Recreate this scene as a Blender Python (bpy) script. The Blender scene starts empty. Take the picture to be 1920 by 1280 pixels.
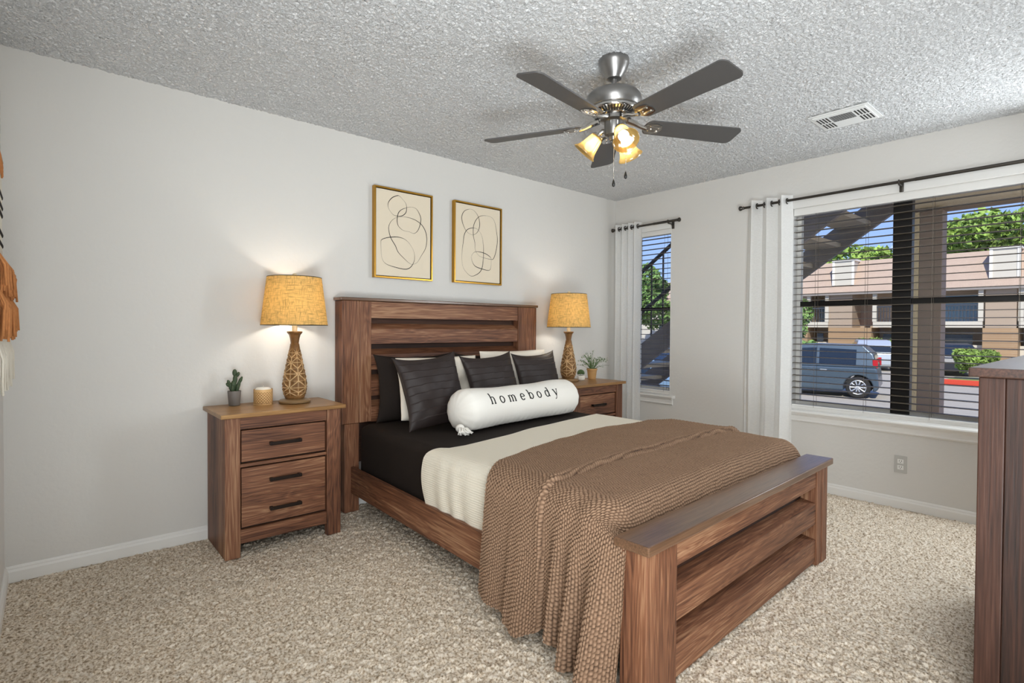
import bpy, bmesh, math, random
import numpy as np
from mathutils import Matrix, Vector, Euler

random.seed(7)
rng = np.random.default_rng(11)
scene = bpy.context.scene
COL = scene.collection
PI = math.pi

# ------------------------------------------------------------------ camera
YAW, PITCH, ROLL = 0.85539, 0.016, 0.00574
F_PX, CAM_H = 1003.775, 1.17572
fw = Vector((math.cos(YAW) * math.cos(PITCH), math.sin(YAW) * math.cos(PITCH), -math.sin(PITCH)))
rt = Vector((math.sin(YAW), -math.cos(YAW), 0))
up = rt.cross(fw)
r2 = rt * math.cos(ROLL) + up * math.sin(ROLL)
u2 = -rt * math.sin(ROLL) + up * math.cos(ROLL)
cam_data = bpy.data.cameras.new('camera')
cam = bpy.data.objects.new('camera', cam_data)
COL.objects.link(cam)
m = Matrix((r2, u2, -fw)).transposed().to_4x4()
m.translation = Vector((0, 0, CAM_H))
cam.matrix_world = m
cam_data.sensor_width = 36.0
cam_data.lens = F_PX * 36.0 / 1920.0
cam_data.shift_y = -8.813 / 1920.0
cam_data.clip_start = 0.02
cam_data.clip_end = 400
scene.camera = cam

# ------------------------------------------------------------------ view, world, lights
scene.view_settings.view_transform = 'Standard'
scene.view_settings.look = 'None'
scene.view_settings.exposure = 0.1
scene.view_settings.gamma = 1.0
scene.view_settings.use_curve_mapping = False
scene.cycles.use_denoising = True
scene.cycles.max_bounces = 8
scene.cycles.diffuse_bounces = 5
scene.cycles.glossy_bounces = 3
scene.cycles.transmission_bounces = 6
scene.cycles.transparent_max_bounces = 16
scene.cycles.sample_clamp_indirect = 6.0
scene.cycles.caustics_reflective = False
scene.cycles.caustics_refractive = False

world = bpy.data.worlds.new('world')
scene.world = world
world.use_nodes = True
wn = world.node_tree.nodes
wl = world.node_tree.links
wn.clear()
w_out = wn.new('ShaderNodeOutputWorld')
w_bg = wn.new('ShaderNodeBackground')
w_tc = wn.new('ShaderNodeTexCoord')
w_sep = wn.new('ShaderNodeSeparateXYZ')
w_ramp = wn.new('ShaderNodeValToRGB')
w_ramp.color_ramp.elements[0].position = 0.0
w_ramp.color_ramp.elements[0].color = (0.40, 0.56, 0.90, 1)
w_ramp.color_ramp.elements[1].position = 0.55
w_ramp.color_ramp.elements[1].color = (0.12, 0.25, 0.72, 1)
w_bg.inputs['Strength'].default_value = 1.25
wl.new(w_tc.outputs['Generated'], w_sep.inputs[0])
wl.new(w_sep.outputs['Z'], w_ramp.inputs[0])
wl.new(w_ramp.outputs[0], w_bg.inputs['Color'])
wl.new(w_bg.outputs[0], w_out.inputs[0])


def lamp(name, kind, loc, energy, color=(1, 1, 1), size=0.1, size_y=None, aim=None, spread=None):
    d = bpy.data.lights.new(name, kind)
    d.energy = energy
    d.color = color
    if kind == 'AREA':
        d.shape = 'RECTANGLE'
        d.size = size
        d.size_y = size_y or size
        if spread:
            d.spread = spread
    elif kind == 'SUN':
        d.angle = size
    else:
        d.shadow_soft_size = size
    o = bpy.data.objects.new(name, d)
    COL.objects.link(o)
    o.location = loc
    if aim is not None:
        o.rotation_euler = (Vector(aim) - Vector(loc)).to_track_quat('-Z', 'Y').to_euler()
    return o


lamp('sun', 'SUN', (-20, -8, 20), 5.2, (1.0, 0.95, 0.87), 0.01, aim=(0, 2, 0))
lamp('room_fill', 'AREA', (-0.22, -0.42, 1.70), 41, (0.94, 0.98, 1.0), 1.2, 1.3, aim=(4.0, 1.35, 1.15), spread=2.5)  # added unseen area fill for the room, not a hall fixture
lamp('corner_fill', 'AREA', (4.2, 0.02, 1.40), 40, (0.88, 0.95, 1.0), 0.42, 1.4, aim=(1.2, 1.5, 0.95))  # added off-frame fill standing in for daylight; no window at this spot
lamp('ceiling_uplight_fill', 'AREA', (0.15, -0.55, 0.30), 56, (0.89, 0.96, 1.0), 1.2, 1.0, aim=(1.7, 1.4, 2.44), spread=2.3)  # added low uplight, unseen, only to brighten the ceiling
lamp('porch_fill', 'POINT', (4.95, -0.9, 0.7), 45, (1.0, 0.90, 0.78), 0.15)  # invented fill to lift the soffit and post; no lamp fixture here


# ------------------------------------------------------------------ helpers: objects
def link(o, parent=None):
    COL.objects.link(o)
    if parent is not None:
        o.parent = parent
    return o


def thing(name, label, cat, loc=(0, 0, 0), rot=(0, 0, 0), group=None):
    o = bpy.data.objects.new(name, None)
    COL.objects.link(o)
    o.empty_display_size = 0.05
    o.location = loc
    o.rotation_euler = rot
    o['label'] = label
    o['category'] = cat
    if group:
        o['group'] = group
    return o


def tag(o, label, cat, group=None, kind=None):
    o['label'] = label
    o['category'] = cat
    if group:
        o['group'] = group
    if kind:
        o['kind'] = kind
    return o


def structure(o):
    o['kind'] = 'structure'
    return o


def setmat(me, mats):
    if not isinstance(mats, (list, tuple)):
        mats = [mats]
    for mm in mats:
        me.materials.append(mm)


def obj_bm(name, bm, mat, parent=None, smooth=False, loc=None, rot=None):
    me = bpy.data.meshes.new(name)
    bmesh.ops.recalc_face_normals(bm, faces=bm.faces[:])
    bm.to_mesh(me)
    bm.free()
    setmat(me, mat)
    if smooth:
        me.polygons.foreach_set('use_smooth', [True] * len(me.polygons))
        if smooth == 'auto':
            me.set_sharp_from_angle(angle=math.radians(35))
    o = bpy.data.objects.new(name, me)
    if loc is not None:
        o.location = loc
    if rot is not None:
        o.rotation_euler = rot
    return link(o, parent)


def grid_obj(name, P, mat, parent=None, close_u=False, close_v=False, smooth=True, attr=None):
    """P: array (n, m, 3) -> quad grid object."""
    n, mm = P.shape[:2]
    me = bpy.data.meshes.new(name)
    idx = np.arange(n * mm).reshape(n, mm)
    a = idx if not close_u else np.vstack([idx, idx[:1]])
    if close_v:
        a = np.hstack([a, a[:, :1]])
    q = np.stack([a[:-1, :-1], a[1:, :-1], a[1:, 1:], a[:-1, 1:]], -1).reshape(-1, 4)
    me.vertices.add(n * mm)
    me.vertices.foreach_set('co', P.reshape(-1).astype(np.float32))
    me.loops.add(len(q) * 4)
    me.loops.foreach_set('vertex_index', q.reshape(-1).astype(np.int32))
    me.polygons.add(len(q))
    me.polygons.foreach_set('loop_start', np.arange(0, len(q) * 4, 4, dtype=np.int32))
    me.polygons.foreach_set('use_smooth', np.full(len(q), smooth))
    me.update(calc_edges=True)
    if attr is not None:
        at = me.attributes.new('pat', 'FLOAT', 'POINT')
        at.data.foreach_set('value', attr.reshape(-1).astype(np.float32))
    setmat(me, mat)
    o = bpy.data.objects.new(name, me)
    return link(o, parent)


def poly_obj(name, V, Fc, mat, parent=None, smooth=False):
    me = bpy.data.meshes.new(name)
    me.from_pydata([tuple(v) for v in V], [], Fc)
    me.update()
    if smooth:
        me.polygons.foreach_set('use_smooth', [True] * len(me.polygons))
    setmat(me, mat)
    return link(bpy.data.objects.new(name, me), parent)


# bmesh shape makers -----------------------------------------------------------
def box(bm, x0, x1, y0, y1, z0, z1, bev=0.0, seg=2, M=None):
    vs = [bm.verts.new((x, y, z)) for x in (x0, x1) for y in (y0, y1) for z in (z0, z1)]
    fs = [(0, 1, 3, 2), (4, 6, 7, 5), (0, 4, 5, 1), (2, 3, 7, 6), (0, 2, 6, 4), (1, 5, 7, 3)]
    faces = [bm.faces.new([vs[i] for i in f]) for f in fs]
    geo = vs
    if bev > 0:
        edges = list({e for f in faces for e in f.edges})
        r = bmesh.ops.bevel(bm, geom=edges, offset=bev, segments=seg, affect='EDGES', profile=0.5)
        geo = list({v for f in r['faces'] for v in f.verts} | {v for v in vs if v.is_valid})
    if M is not None:
        bmesh.ops.transform(bm, matrix=M, verts=geo)
    return geo


def cyl(bm, c0, c1, r0, r1=None, n=20, caps=True):
    r1 = r0 if r1 is None else r1
    c0 = Vector(c0)
    c1 = Vector(c1)
    ax = (c1 - c0).normalized()
    h = Vector((0, 0, 1)) if abs(ax.z) < 0.9 else Vector((1, 0, 0))
    a = ax.cross(h).normalized()
    b = ax.cross(a)
    A = [bm.verts.new(c0 + r0 * (a * math.cos(t) + b * math.sin(t))) for t in [2 * PI * i / n for i in range(n)]]
    B = [bm.verts.new(c1 + r1 * (a * math.cos(t) + b * math.sin(t))) for t in [2 * PI * i / n for i in range(n)]]
    for i in range(n):
        j = (i + 1) % n
        bm.faces.new((A[i], A[j], B[j], B[i]))
    if caps:
        bm.faces.new(A)
        bm.faces.new(B)


def lathe(bm, prof, n=32, M=None, cap0=True, cap1=True):
    rings = []
    for r, z in prof:
        rings.append([bm.verts.new((r * math.cos(2 * PI * i / n), r * math.sin(2 * PI * i / n), z)) for i in range(n)])
    for a, b in zip(rings[:-1], rings[1:]):
        for i in range(n):
            j = (i + 1) % n
            bm.faces.new((a[i], a[j], b[j], b[i]))
    if cap0:
        bm.faces.new(rings[0])
    if cap1:
        bm.faces.new(rings[-1])
    if M is not None:
        bmesh.ops.transform(bm, matrix=M, verts=[v for rg in rings for v in rg])


def tube(bm, pts, r, n=10, closed=False):
    pts = [Vector(p) for p in pts]
    rings = []
    N = len(pts)
    prev = None
    for i, p in enumerate(pts):
        if closed:
            t = pts[(i + 1) % N] - pts[i - 1]
        else:
            t = pts[min(i + 1, N - 1)] - pts[max(i - 1, 0)]
        t.normalize()
        if prev is None:
            h = Vector((0, 0, 1)) if abs(t.z) < 0.9 else Vector((1, 0, 0))
            a = t.cross(h).normalized()
        else:
            a = (prev - t * prev.dot(t)).normalized()
        prev = a
        b = t.cross(a)
        rr = r[i] if isinstance(r, (list, tuple)) else r
        rings.append([bm.verts.new(p + rr * (a * math.cos(2 * PI * k / n) + b * math.sin(2 * PI * k / n))) for k in range(n)])
    for i in range(N if closed else N - 1):
        A = rings[i]
        B = rings[(i + 1) % N]
        for k in range(n):
            j = (k + 1) % n
            bm.faces.new((A[k], A[j], B[j], B[k]))
    if not closed:
        bm.faces.new(rings[0])
        bm.faces.new(rings[-1])


def ball(bm, c, r, seg=16, rings=10, scale=(1, 1, 1), rot=None):
    M = Matrix.Translation(Vector(c))
    if rot is not None:
        M = M @ Euler(rot).to_matrix().to_4x4()
    M = M @ Matrix.Diagonal((r * scale[0], r * scale[1], r * scale[2], 1))
    bmesh.ops.create_uvsphere(bm, u_segments=seg, v_segments=rings, radius=1, matrix=M)


def torus(bm, c, R, r, axis='z', n=24, k=10):
    pts = []
    for i in range(n):
        t = 2 * PI * i / n
        v = (R * math.cos(t), R * math.sin(t), 0)
        if axis == 'x':
            v = (0, v[0], v[1])
        elif axis == 'y':
            v = (v[0], 0, v[1])
        pts.append(Vector(c) + Vector(v))
    tube(bm, pts, r, k, True)


def prism(bm, poly, ax, a0, a1):
    """extrude polygon (list of 2d points) along axis ax ('x','y','z')."""
    def mk(p, t):
        if ax == 'x':
            return (t, p[0], p[1])
        if ax == 'y':
            return (p[0], t, p[1])
        return (p[0], p[1], t)
    A = [bm.verts.new(mk(p, a0)) for p in poly]
    B = [bm.verts.new(mk(p, a1)) for p in poly]
    n = len(poly)
    bm.faces.new(A)
    bm.faces.new(B)
    for i in range(n):
        j = (i + 1) % n
        bm.faces.new((A[i], A[j], B[j], B[i]))
    return A + B


def part_box(name, dims, mat, parent, bev=0.003, **k):
    bm = bmesh.new()
    box(bm, *dims, bev=bev)
    return obj_bm(name, bm, mat, parent, **k)


# ------------------------------------------------------------------ helpers: materials
def hexc(h):
    h = h.lstrip('#')
    o = []
    for i in (0, 2, 4):
        c = int(h[i:i + 2], 16) / 255
        o.append(c / 12.92 if c <= 0.04045 else ((c + 0.055) / 1.055) ** 2.4)
    return (*o, 1)


def mat_new(name):
    mt = bpy.data.materials.new(name)
    mt.use_nodes = True
    nt = mt.node_tree
    b = nt.nodes['Principled BSDF']
    return mt, nt, b


def simple(name, color, rough=0.5, metal=0.0, spec=0.5, bump=None, var=None, sub=0, trans=0, sheen=0):
    """bump=(scale, distance)  var=(scale, amount)"""
    mt, nt, b = mat_new(name)
    c = hexc(color) if isinstance(color, str) else (*color, 1)
    b.inputs['Base Color'].default_value = c
    b.inputs['Roughness'].default_value = rough
    b.inputs['Metallic'].default_value = metal
    b.inputs['Specular IOR Level'].default_value = spec
    b.inputs['Sheen Weight'].default_value = sheen
    tc = nt.nodes.new('ShaderNodeTexCoord')
    if var:
        n = nt.nodes.new('ShaderNodeTexNoise')
        n.inputs['Scale'].default_value = var[0]
        n.inputs['Detail'].default_value = 4
        nt.links.new(tc.outputs['Object'], n.inputs['Vector'])
        mx = nt.nodes.new('ShaderNodeMix')
        mx.data_type = 'RGBA'
        mx.inputs['A'].default_value = tuple(max(0, v * (1 - var[1])) for v in c[:3]) + (1,)
        mx.inputs['B'].default_value = tuple(min(1, v * (1 + var[1])) for v in c[:3]) + (1,)
        nt.links.new(n.outputs['Fac'], mx.inputs['Factor'])
        nt.links.new(mx.outputs['Result'], b.inputs['Base Color'])
    if bump:
        n = nt.nodes.new('ShaderNodeTexNoise')
        n.inputs['Scale'].default_value = bump[0]
        n.inputs['Detail'].default_value = 5
        nt.links.new(tc.outputs['Object'], n.inputs['Vector'])
        bp = nt.nodes.new('ShaderNodeBump')
        bp.inputs['Distance'].default_value = bump[1]
        nt.links.new(n.outputs['Fac'], bp.inputs['Height'])
        nt.links.new(bp.outputs[0], b.inputs['Normal'])
    return mt


def emit(name, color, strength):
    mt, nt, b = mat_new(name)
    b.inputs['Base Color'].default_value = (*color, 1)
    b.inputs['Emission Color'].default_value = (*color, 1)
    b.inputs['Emission Strength'].default_value = strength
    return mt


def wood(name, axis, dark='#3a2416', mid='#77512f', light='#a17a50', rough=0.42, grain=1.0, streak=0.5):
    mt, nt, b = mat_new(name)
    N = nt.nodes
    L = nt.links
    tc = N.new('ShaderNodeTexCoord')
    oi = N.new('ShaderNodeObjectInfo')
    add = N.new('ShaderNodeVectorMath')
    add.operation = 'ADD'
    sc = N.new('ShaderNodeVectorMath')
    sc.operation = 'SCALE'
    cmb = N.new('ShaderNodeCombineXYZ')
    for i in range(3):
        L.new(oi.outputs['Random'], cmb.inputs[i])
    L.new(cmb.outputs[0], sc.inputs[0])
    sc.inputs['Scale'].default_value = 9.0
    L.new(tc.outputs['Object'], add.inputs[0])
    L.new(sc.outputs[0], add.inputs[1])
    mp = N.new('ShaderNodeMapping')
    s = [22.0, 22.0, 22.0]
    s['xyz'.index(axis)] = 1.6
    mp.inputs['Scale'].default_value = s
    L.new(add.outputs[0], mp.inputs['Vector'])
    # cathedral grain: distorted bands
    n1 = N.new('ShaderNodeTexNoise')
    n1.inputs['Scale'].default_value = 0.55
    n1.inputs['Detail'].default_value = 3
    n1.inputs['Distortion'].default_value = 1.2
    L.new(mp.outputs[0], n1.inputs['Vector'])
    mul = N.new('ShaderNodeMath')
    mul.operation = 'MULTIPLY'
    mul.inputs[1].default_value = 9.0 * grain
    L.new(n1.outputs['Fac'], mul.inputs[0])
    fr = N.new('ShaderNodeMath')
    fr.operation = 'PINGPONG'
    fr.inputs[1].default_value = 0.5
    L.new(mul.outputs[0], fr.inputs[0])
    # fine fibre
    mp2 = N.new('ShaderNodeMapping')
    s2 = [160.0, 160.0, 160.0]
    s2['xyz'.index(axis)] = 5.0
    mp2.inputs['Scale'].default_value = s2
    L.new(add.outputs[0], mp2.inputs['Vector'])
    n2 = N.new('ShaderNodeTexNoise')
    n2.inputs['Scale'].default_value = 1.0
    n2.inputs['Detail'].default_value = 4
    L.new(mp2.outputs[0], n2.inputs['Vector'])
    n3 = N.new('ShaderNodeTexNoise')
    n3.inputs['Scale'].default_value = 0.3
    n3.inputs['Detail'].default_value = 2
    L.new(mp.outputs[0], n3.inputs['Vector'])
    r1 = N.new('ShaderNodeValToRGB')
    e = r1.color_ramp.elements
    e[0].position = 0.0
    e[0].color = hexc(dark)
    e[1].position = 1.0
    e[1].color = hexc(light)
    em = e.new(0.5)
    em.color = hexc(mid)
    # combine
    a = N.new('ShaderNodeMath')
    a.operation = 'MULTIPLY_ADD'
    L.new(fr.outputs[0], a.inputs[0])
    a.inputs[1].default_value = 0.55 * streak
    L.new(n3.outputs['Fac'], a.inputs[2])
    c = N.new('ShaderNodeMath')
    c.operation = 'MULTIPLY_ADD'
    L.new(n2.outputs['Fac'], c.inputs[0])
    c.inputs[1].default_value = 0.9
    L.new(a.outputs[0], c.inputs[2])
    d = N.new('ShaderNodeMapRange')
    d.inputs['From Min'].default_value = 0.72
    d.inputs['From Max'].default_value = 1.58
    L.new(c.outputs[0], d.inputs['Value'])
    L.new(d.outputs[0], r1.inputs['Fac'])
    L.new(r1.outputs[0], b.inputs['Base Color'])
    b.inputs['Roughness'].default_value = rough
    b.inputs['Specular IOR Level'].default_value = 0.35
    bp = N.new('ShaderNodeBump')
    bp.inputs['Distance'].default_value = 0.0008
    bp.inputs['Strength'].default_value = 0.5
    L.new(n2.outputs['Fac'], bp.inputs['Height'])
    L.new(bp.outputs[0], b.inputs['Normal'])
    return mt


def wall_mat(name, color, scale=45, dist=0.0025):
    mt, nt, b = mat_new(name)
    N = nt.nodes
    L = nt.links
    b.inputs['Base Color'].default_value = hexc(color)
    b.inputs['Roughness'].default_value = 0.75
    b.inputs['Specular IOR Level'].default_value = 0.25
    tc = N.new('ShaderNodeTexCoord')
    n = N.new('ShaderNodeTexNoise')
    n.inputs['Scale'].default_value = scale
    n.inputs['Detail'].default_value = 3
    L.new(tc.outputs['Object'], n.inputs['Vector'])
    bp = N.new('ShaderNodeBump')
    bp.inputs['Distance'].default_value = dist
    bp.inputs['Strength'].default_value = 0.45
    L.new(n.outputs['Fac'], bp.inputs['Height'])
    L.new(bp.outputs[0], b.inputs['Normal'])
    return mt


def cloth_mat(name, col, trans=0.35, transp=0.0, weave=None, rough=0.9, var=0.12, bump=0.0006, stretch=(1, 1, 1)):
    """diffuse + translucent (+ a little transparency for sheers)."""
    mt, nt, b = mat_new(name)
    N = nt.nodes
    L = nt.links
    out = N['Material Output']
    N.remove(b)
    c = hexc(col) if isinstance(col, str) else (*col, 1)
    tc = N.new('ShaderNodeTexCoord')
    mp = N.new('ShaderNodeMapping')
    mp.inputs['Scale'].default_value = stretch
    L.new(tc.outputs['Object'], mp.inputs['Vector'])
    n = N.new('ShaderNodeTexNoise')
    n.inputs['Scale'].default_value = weave or 300
    n.inputs['Detail'].default_value = 3
    L.new(mp.outputs[0], n.inputs['Vector'])
    mx = N.new('ShaderNodeMix')
    mx.data_type = 'RGBA'
    rr = N.new('ShaderNodeMapRange')
    rr.inputs['From Min'].default_value = 0.35
    rr.inputs['From Max'].default_value = 0.65
    L.new(n.outputs['Fac'], rr.inputs['Value'])
    mx.inputs['A'].default_value = tuple(v * (1 - var) for v in c[:3]) + (1,)
    mx.inputs['B'].default_value = tuple(min(1, v * (1 + var)) for v in c[:3]) + (1,)
    L.new(rr.outputs[0], mx.inputs['Factor'])
    df = N.new('ShaderNodeBsdfDiffuse')
    tr = N.new('ShaderNodeBsdfTranslucent')
    L.new(mx.outputs['Result'], df.inputs['Color'])
    L.new(mx.outputs['Result'], tr.inputs['Color'])
    bp = N.new('ShaderNodeBump')
    bp.inputs['Distance'].default_value = bump
    L.new(n.outputs['Fac'], bp.inputs['Height'])
    L.new(bp.outputs[0], df.inputs['Normal'])
    m1 = N.new('ShaderNodeMixShader')
    m1.inputs[0].default_value = trans
    L.new(df.outputs[0], m1.inputs[1])
    L.new(tr.outputs[0], m1.inputs[2])
    last = m1
    if transp > 0:
        tp = N.new('ShaderNodeBsdfTransparent')
        m2 = N.new('ShaderNodeMixShader')
        m2.inputs[0].default_value = transp
        L.new(m1.outputs[0], m2.inputs[1])
        L.new(tp.outputs[0], m2.inputs[2])
        last = m2
    L.new(last.outputs[0], out.inputs['Surface'])
    return mt


def glass_mat(name, tint=(0.96, 0.98, 0.97)):
    mt, nt, b = mat_new(name)
    N = nt.nodes
    L = nt.links
    out = N['Material Output']
    N.remove(b)
    tp = N.new('ShaderNodeBsdfTransparent')
    tp.inputs['Color'].default_value = (*tint, 1)
    gl = N.new('ShaderNodeBsdfGlossy')
    gl.inputs['Roughness'].default_value = 0.02
    fr = N.new('ShaderNodeFresnel')
    fr.inputs['IOR'].default_value = 1.3
    mx = N.new('ShaderNodeMixShader')
    L.new(fr.outputs[0], mx.inputs[0])
    L.new(tp.outputs[0], mx.inputs[1])
    L.new(gl.outputs[0], mx.inputs[2])
    L.new(mx.outputs[0], out.inputs['Surface'])
    return mt


def attr_mat(name, c0, c1, rough=0.5, metal=0.0, noise=None, c2=None):
    """colour driven by the 'pat' attribute (worn relief finishes, yarn with shade painted between stitches)."""
    mt, nt, b = mat_new(name)
    N = nt.nodes
    L = nt.links
    at = N.new('ShaderNodeAttribute')
    at.attribute_name = 'pat'
    rp = N.new('ShaderNodeValToRGB')
    rp.color_ramp.elements[0].color = hexc(c0)
    rp.color_ramp.elements[1].color = hexc(c1)
    if c2:
        e = rp.color_ramp.elements.new(0.5)
        e.color = hexc(c2)
    L.new(at.outputs['Fac'], rp.inputs[0])
    src = rp.outputs[0]
    if noise:
        tc = N.new('ShaderNodeTexCoord')
        n = N.new('ShaderNodeTexNoise')
        n.inputs['Scale'].default_value = noise[0]
        n.inputs['Detail'].default_value = 4
        L.new(tc.outputs['Object'], n.inputs['Vector'])
        hs = N.new('ShaderNodeHueSaturation')
        mr = N.new('ShaderNodeMapRange')
        mr.inputs['From Min'].default_value = 0.3
        mr.inputs['From Max'].default_value = 0.7
        mr.inputs['To Min'].default_value = 1 - noise[1]
        mr.inputs['To Max'].default_value = 1 + noise[1]
        L.new(n.outputs['Fac'], mr.inputs['Value'])
        L.new(mr.outputs[0], hs.inputs['Value'])
        L.new(src, hs.inputs['Color'])
        src = hs.outputs[0]
    L.new(src, b.inputs['Base Color'])
    b.inputs['Roughness'].default_value = rough
    b.inputs['Metallic'].default_value = metal
    b.inputs['Specular IOR Level'].default_value = 0.3
    return mt


M = {}
M['wall'] = wall_mat('wall_paint', '#d3d0cb')
M['white'] = simple('white_trim_paint', '#e2e0dc', 0.4)
M['popcorn'] = None
for ax in 'xyz':
    M['wood' + ax] = wood('oak_' + ax, ax, '#381f16', '#7b5139', '#b48d6b', rough=0.5, grain=1.3, streak=0.75)
    M['topwood' + ax] = wood('oak_top_' + ax, ax, '#6b4c2e', '#9a7347', '#b8915e', rough=0.35)
M['woodtrim'] = wood('oak_edge', 'x', '#4a3322', '#6a4d38', '#86664e', rough=0.24)
M['woodtrim'].node_tree.nodes['Principled BSDF'].inputs['Coat Weight'].default_value = 0.7
M['woodtrim'].node_tree.nodes['Principled BSDF'].inputs['Coat Roughness'].default_value = 0.34
M['gap'] = simple('dark_carcass', '#1a120d', 0.8)
M['bronze'] = simple('dark_bronze', '#2b221d', 0.4, 0.7)
M['rod'] = simple('pewter_rod', '#4b4742', 0.38, 0.8)
M['dark_frame'] = simple('dark_bronze_aluminium', '#0f0b0a', 0.4, 0.3)
M['slat'] = simple('taupe_slat', '#5f564a', 0.5)
M['curtain'] = cloth_mat('sheer_linen', '#fbfaf8', 0.42, 0.18, weave=60, var=0.05, stretch=(1, 1, 6))
M['sheet'] = simple('dark_cotton', '#221b17', 0.85, spec=0.2, bump=(420, 0.0004), var=(6, 0.15))
M['pleat'] = simple('dark_pleated_cotton', '#2c2321', 0.55, spec=0.35, bump=(500, 0.0003), var=(9, 0.15))
M['cream'] = simple('cream_cotton', '#ece3d4', 0.85, bump=(350, 0.0004))
M['bolster'] = simple('white_canvas', '#f1ede5', 0.85, bump=(320, 0.0005), var=(3, 0.03))
M['ink'] = simple('black_thread', '#15130f', 0.8)
M['gold'] = simple('brass_frame', '#b98a36', 0.3, 0.85)
M['artpaper'] = simple('cream_canvas', '#ddd0ba', 0.8, bump=(250, 0.0005))
M['blackline'] = simple('black_ink', '#1b1815', 0.8)
M['backing'] = wood('oak_backing', 'x', '#22130c', '#3a2317', '#523424', rough=0.7)  # oak darkened so the shade in the slots between boards is painted in
M['glass'] = glass_mat('window_glass')
M['wax'] = simple('white_wax', '#f0ebe0', 0.5)
M['outlet'] = simple('outlet_plate', '#b9b7b2', 0.35)
M['receptacle'] = simple('white_receptacle', '#e6e4df', 0.35)
M['nickel'] = simple('brushed_nickel', '#8d8b88', 0.28, 1.0)
M['nickel_dark'] = simple('satin_nickel', '#8a8886', 0.34, 0.9)
M['chrome'] = simple('polished_nickel', '#c9c7c4', 0.14, 1.0)
M['blade'] = simple('grey_blade', '#4a4847', 0.5, var=(8, 0.1))
M['black'] = simple('black_plastic', '#171614', 0.4)


# ================================================================== ROOM SHELL
XW, YW, H = 4.263, 3.347, 2.44
XL = -0.152
XO = XW + 0.16     # outside face of window wall
W1 = (2.715, 3.17, 0.575, 2.12)   # small window y0,y1,z0,z1
W2 = (0.28, 1.69, 0.575, 2.12)    # large window


def wall(name, *boxes):
    bm = bmesh.new()
    for b in boxes:
        box(bm, *b)
    return structure(obj_bm(name, bm, M['wall']))


wall('wall_back', (-0.27, XO, YW, YW + 0.15, -0.9, 2.6))
wall('wall_left', (XL - 0.12, XL, 1.05, YW, -0.1, 2.5), (-1.3, XL, 0.93, 1.05, -0.1, 2.5))
wall('wall_front', (1.95, XO, -0.32, -0.2, -0.1, 2.5), (1.95, 2.07, -1.75, -0.2, -0.1, 2.5))
wall('wall_hall', (-1.42, -1.3, -1.75, 1.05, -0.1, 2.5), (-1.42, 2.07, -1.87, -1.75, -0.1, 2.5))
wall('wall_right',
     (XW, XO, -0.32, W2[0], -0.9, 2.6), (XW, XO, W2[1], W1[0], -0.9, 2.6), (XW, XO, W1[1], YW + 0.15, -0.9, 2.6),
     (XW, XO, W2[0], W2[1], -0.9, W2[2]), (XW, XO, W2[0], W2[1], W2[3], 2.6),
     (XW, XO, W1[0], W1[1], -0.9, W1[2]), (XW, XO, W1[0], W1[1], W1[3], 2.6))

# floor: carpet with real tufted relief
def value_noise(n, mm, cell):
    gy, gx = int(n / cell) + 3, int(mm / cell) + 3
    g = rng.random((gy, gx))
    yy = np.arange(n) / cell
    xx = np.arange(mm) / cell
    y0 = yy.astype(int)
    x0 = xx.astype(int)
    fy = (yy - y0)[:, None]
    fx = (xx - x0)[None]
    fy = fy * fy * (3 - 2 * fy)
    fx = fx * fx * (3 - 2 * fx)
    a = g[y0][:, x0]
    b = g[y0][:, x0 + 1]
    c = g[y0 + 1][:, x0]
    d = g[y0 + 1][:, x0 + 1]
    return (a * (1 - fx) + b * fx) * (1 - fy) + (c * (1 - fx) + d * fx) * fy


def carpet():
    mt, nt, b = mat_new('frieze_carpet')
    N, L = nt.nodes, nt.links
    tc = N.new('ShaderNodeTexCoord')
    n = N.new('ShaderNodeTexNoise')
    n.inputs['Scale'].default_value = 110
    n.inputs['Detail'].default_value = 3
    L.new(tc.outputs['Object'], n.inputs['Vector'])
    rp = N.new('ShaderNodeValToRGB')
    e = rp.color_ramp.elements
    e[0].position = 0.34
    e[0].color = hexc('#94826d')
    e[1].position = 0.62
    e[1].color = hexc('#eadfd0')
    em = e.new(0.47)
    em.color = hexc('#cfbea8')
    L.new(n.outputs['Fac'], rp.inputs[0])
    L.new(rp.outputs[0], b.inputs['Base Color'])
    b.inputs['Roughness'].default_value = 0.95
    b.inputs['Specular IOR Level'].default_value = 0.1
    step = 0.0062
    xs = np.arange(-0.152, 4.27, step)
    ys = np.arange(0.0, 3.35, step)
    n_, m_ = len(xs), len(ys)
    h = 0.6 * rng.random((n_, m_)) + 0.75 * value_noise(n_, m_, 2.6) + 0.25 * value_noise(n_, m_, 9)
    h = (h - h.mean()) * 0.015
    jx = (rng.random((n_, m_)) - 0.5) * step * 0.8
    jy = (rng.random((n_, m_)) - 0.5) * step * 0.8
    X = xs[:, None] + jx
    Y = ys[None] + jy
    P = np.stack([X, Y, h - 0.004], -1)
    f = grid_obj('floor', P, mt, smooth=True)
    structure(f)
    bm = bmesh.new()
    box(bm, -1.42, XO, -1.87, YW + 0.1, -0.12, -0.03)
    s = obj_bm('floor_slab', bm, mt)
    structure(s)
    bm = bmesh.new()
    box(bm, -1.3, 4.26, -1.75, 0.0, -0.029, -0.004)
    box(bm, -1.3, -0.152, 0.0, 0.93, -0.029, -0.004)
    structure(obj_bm('floor_hall', bm, mt))


carpet()


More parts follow.
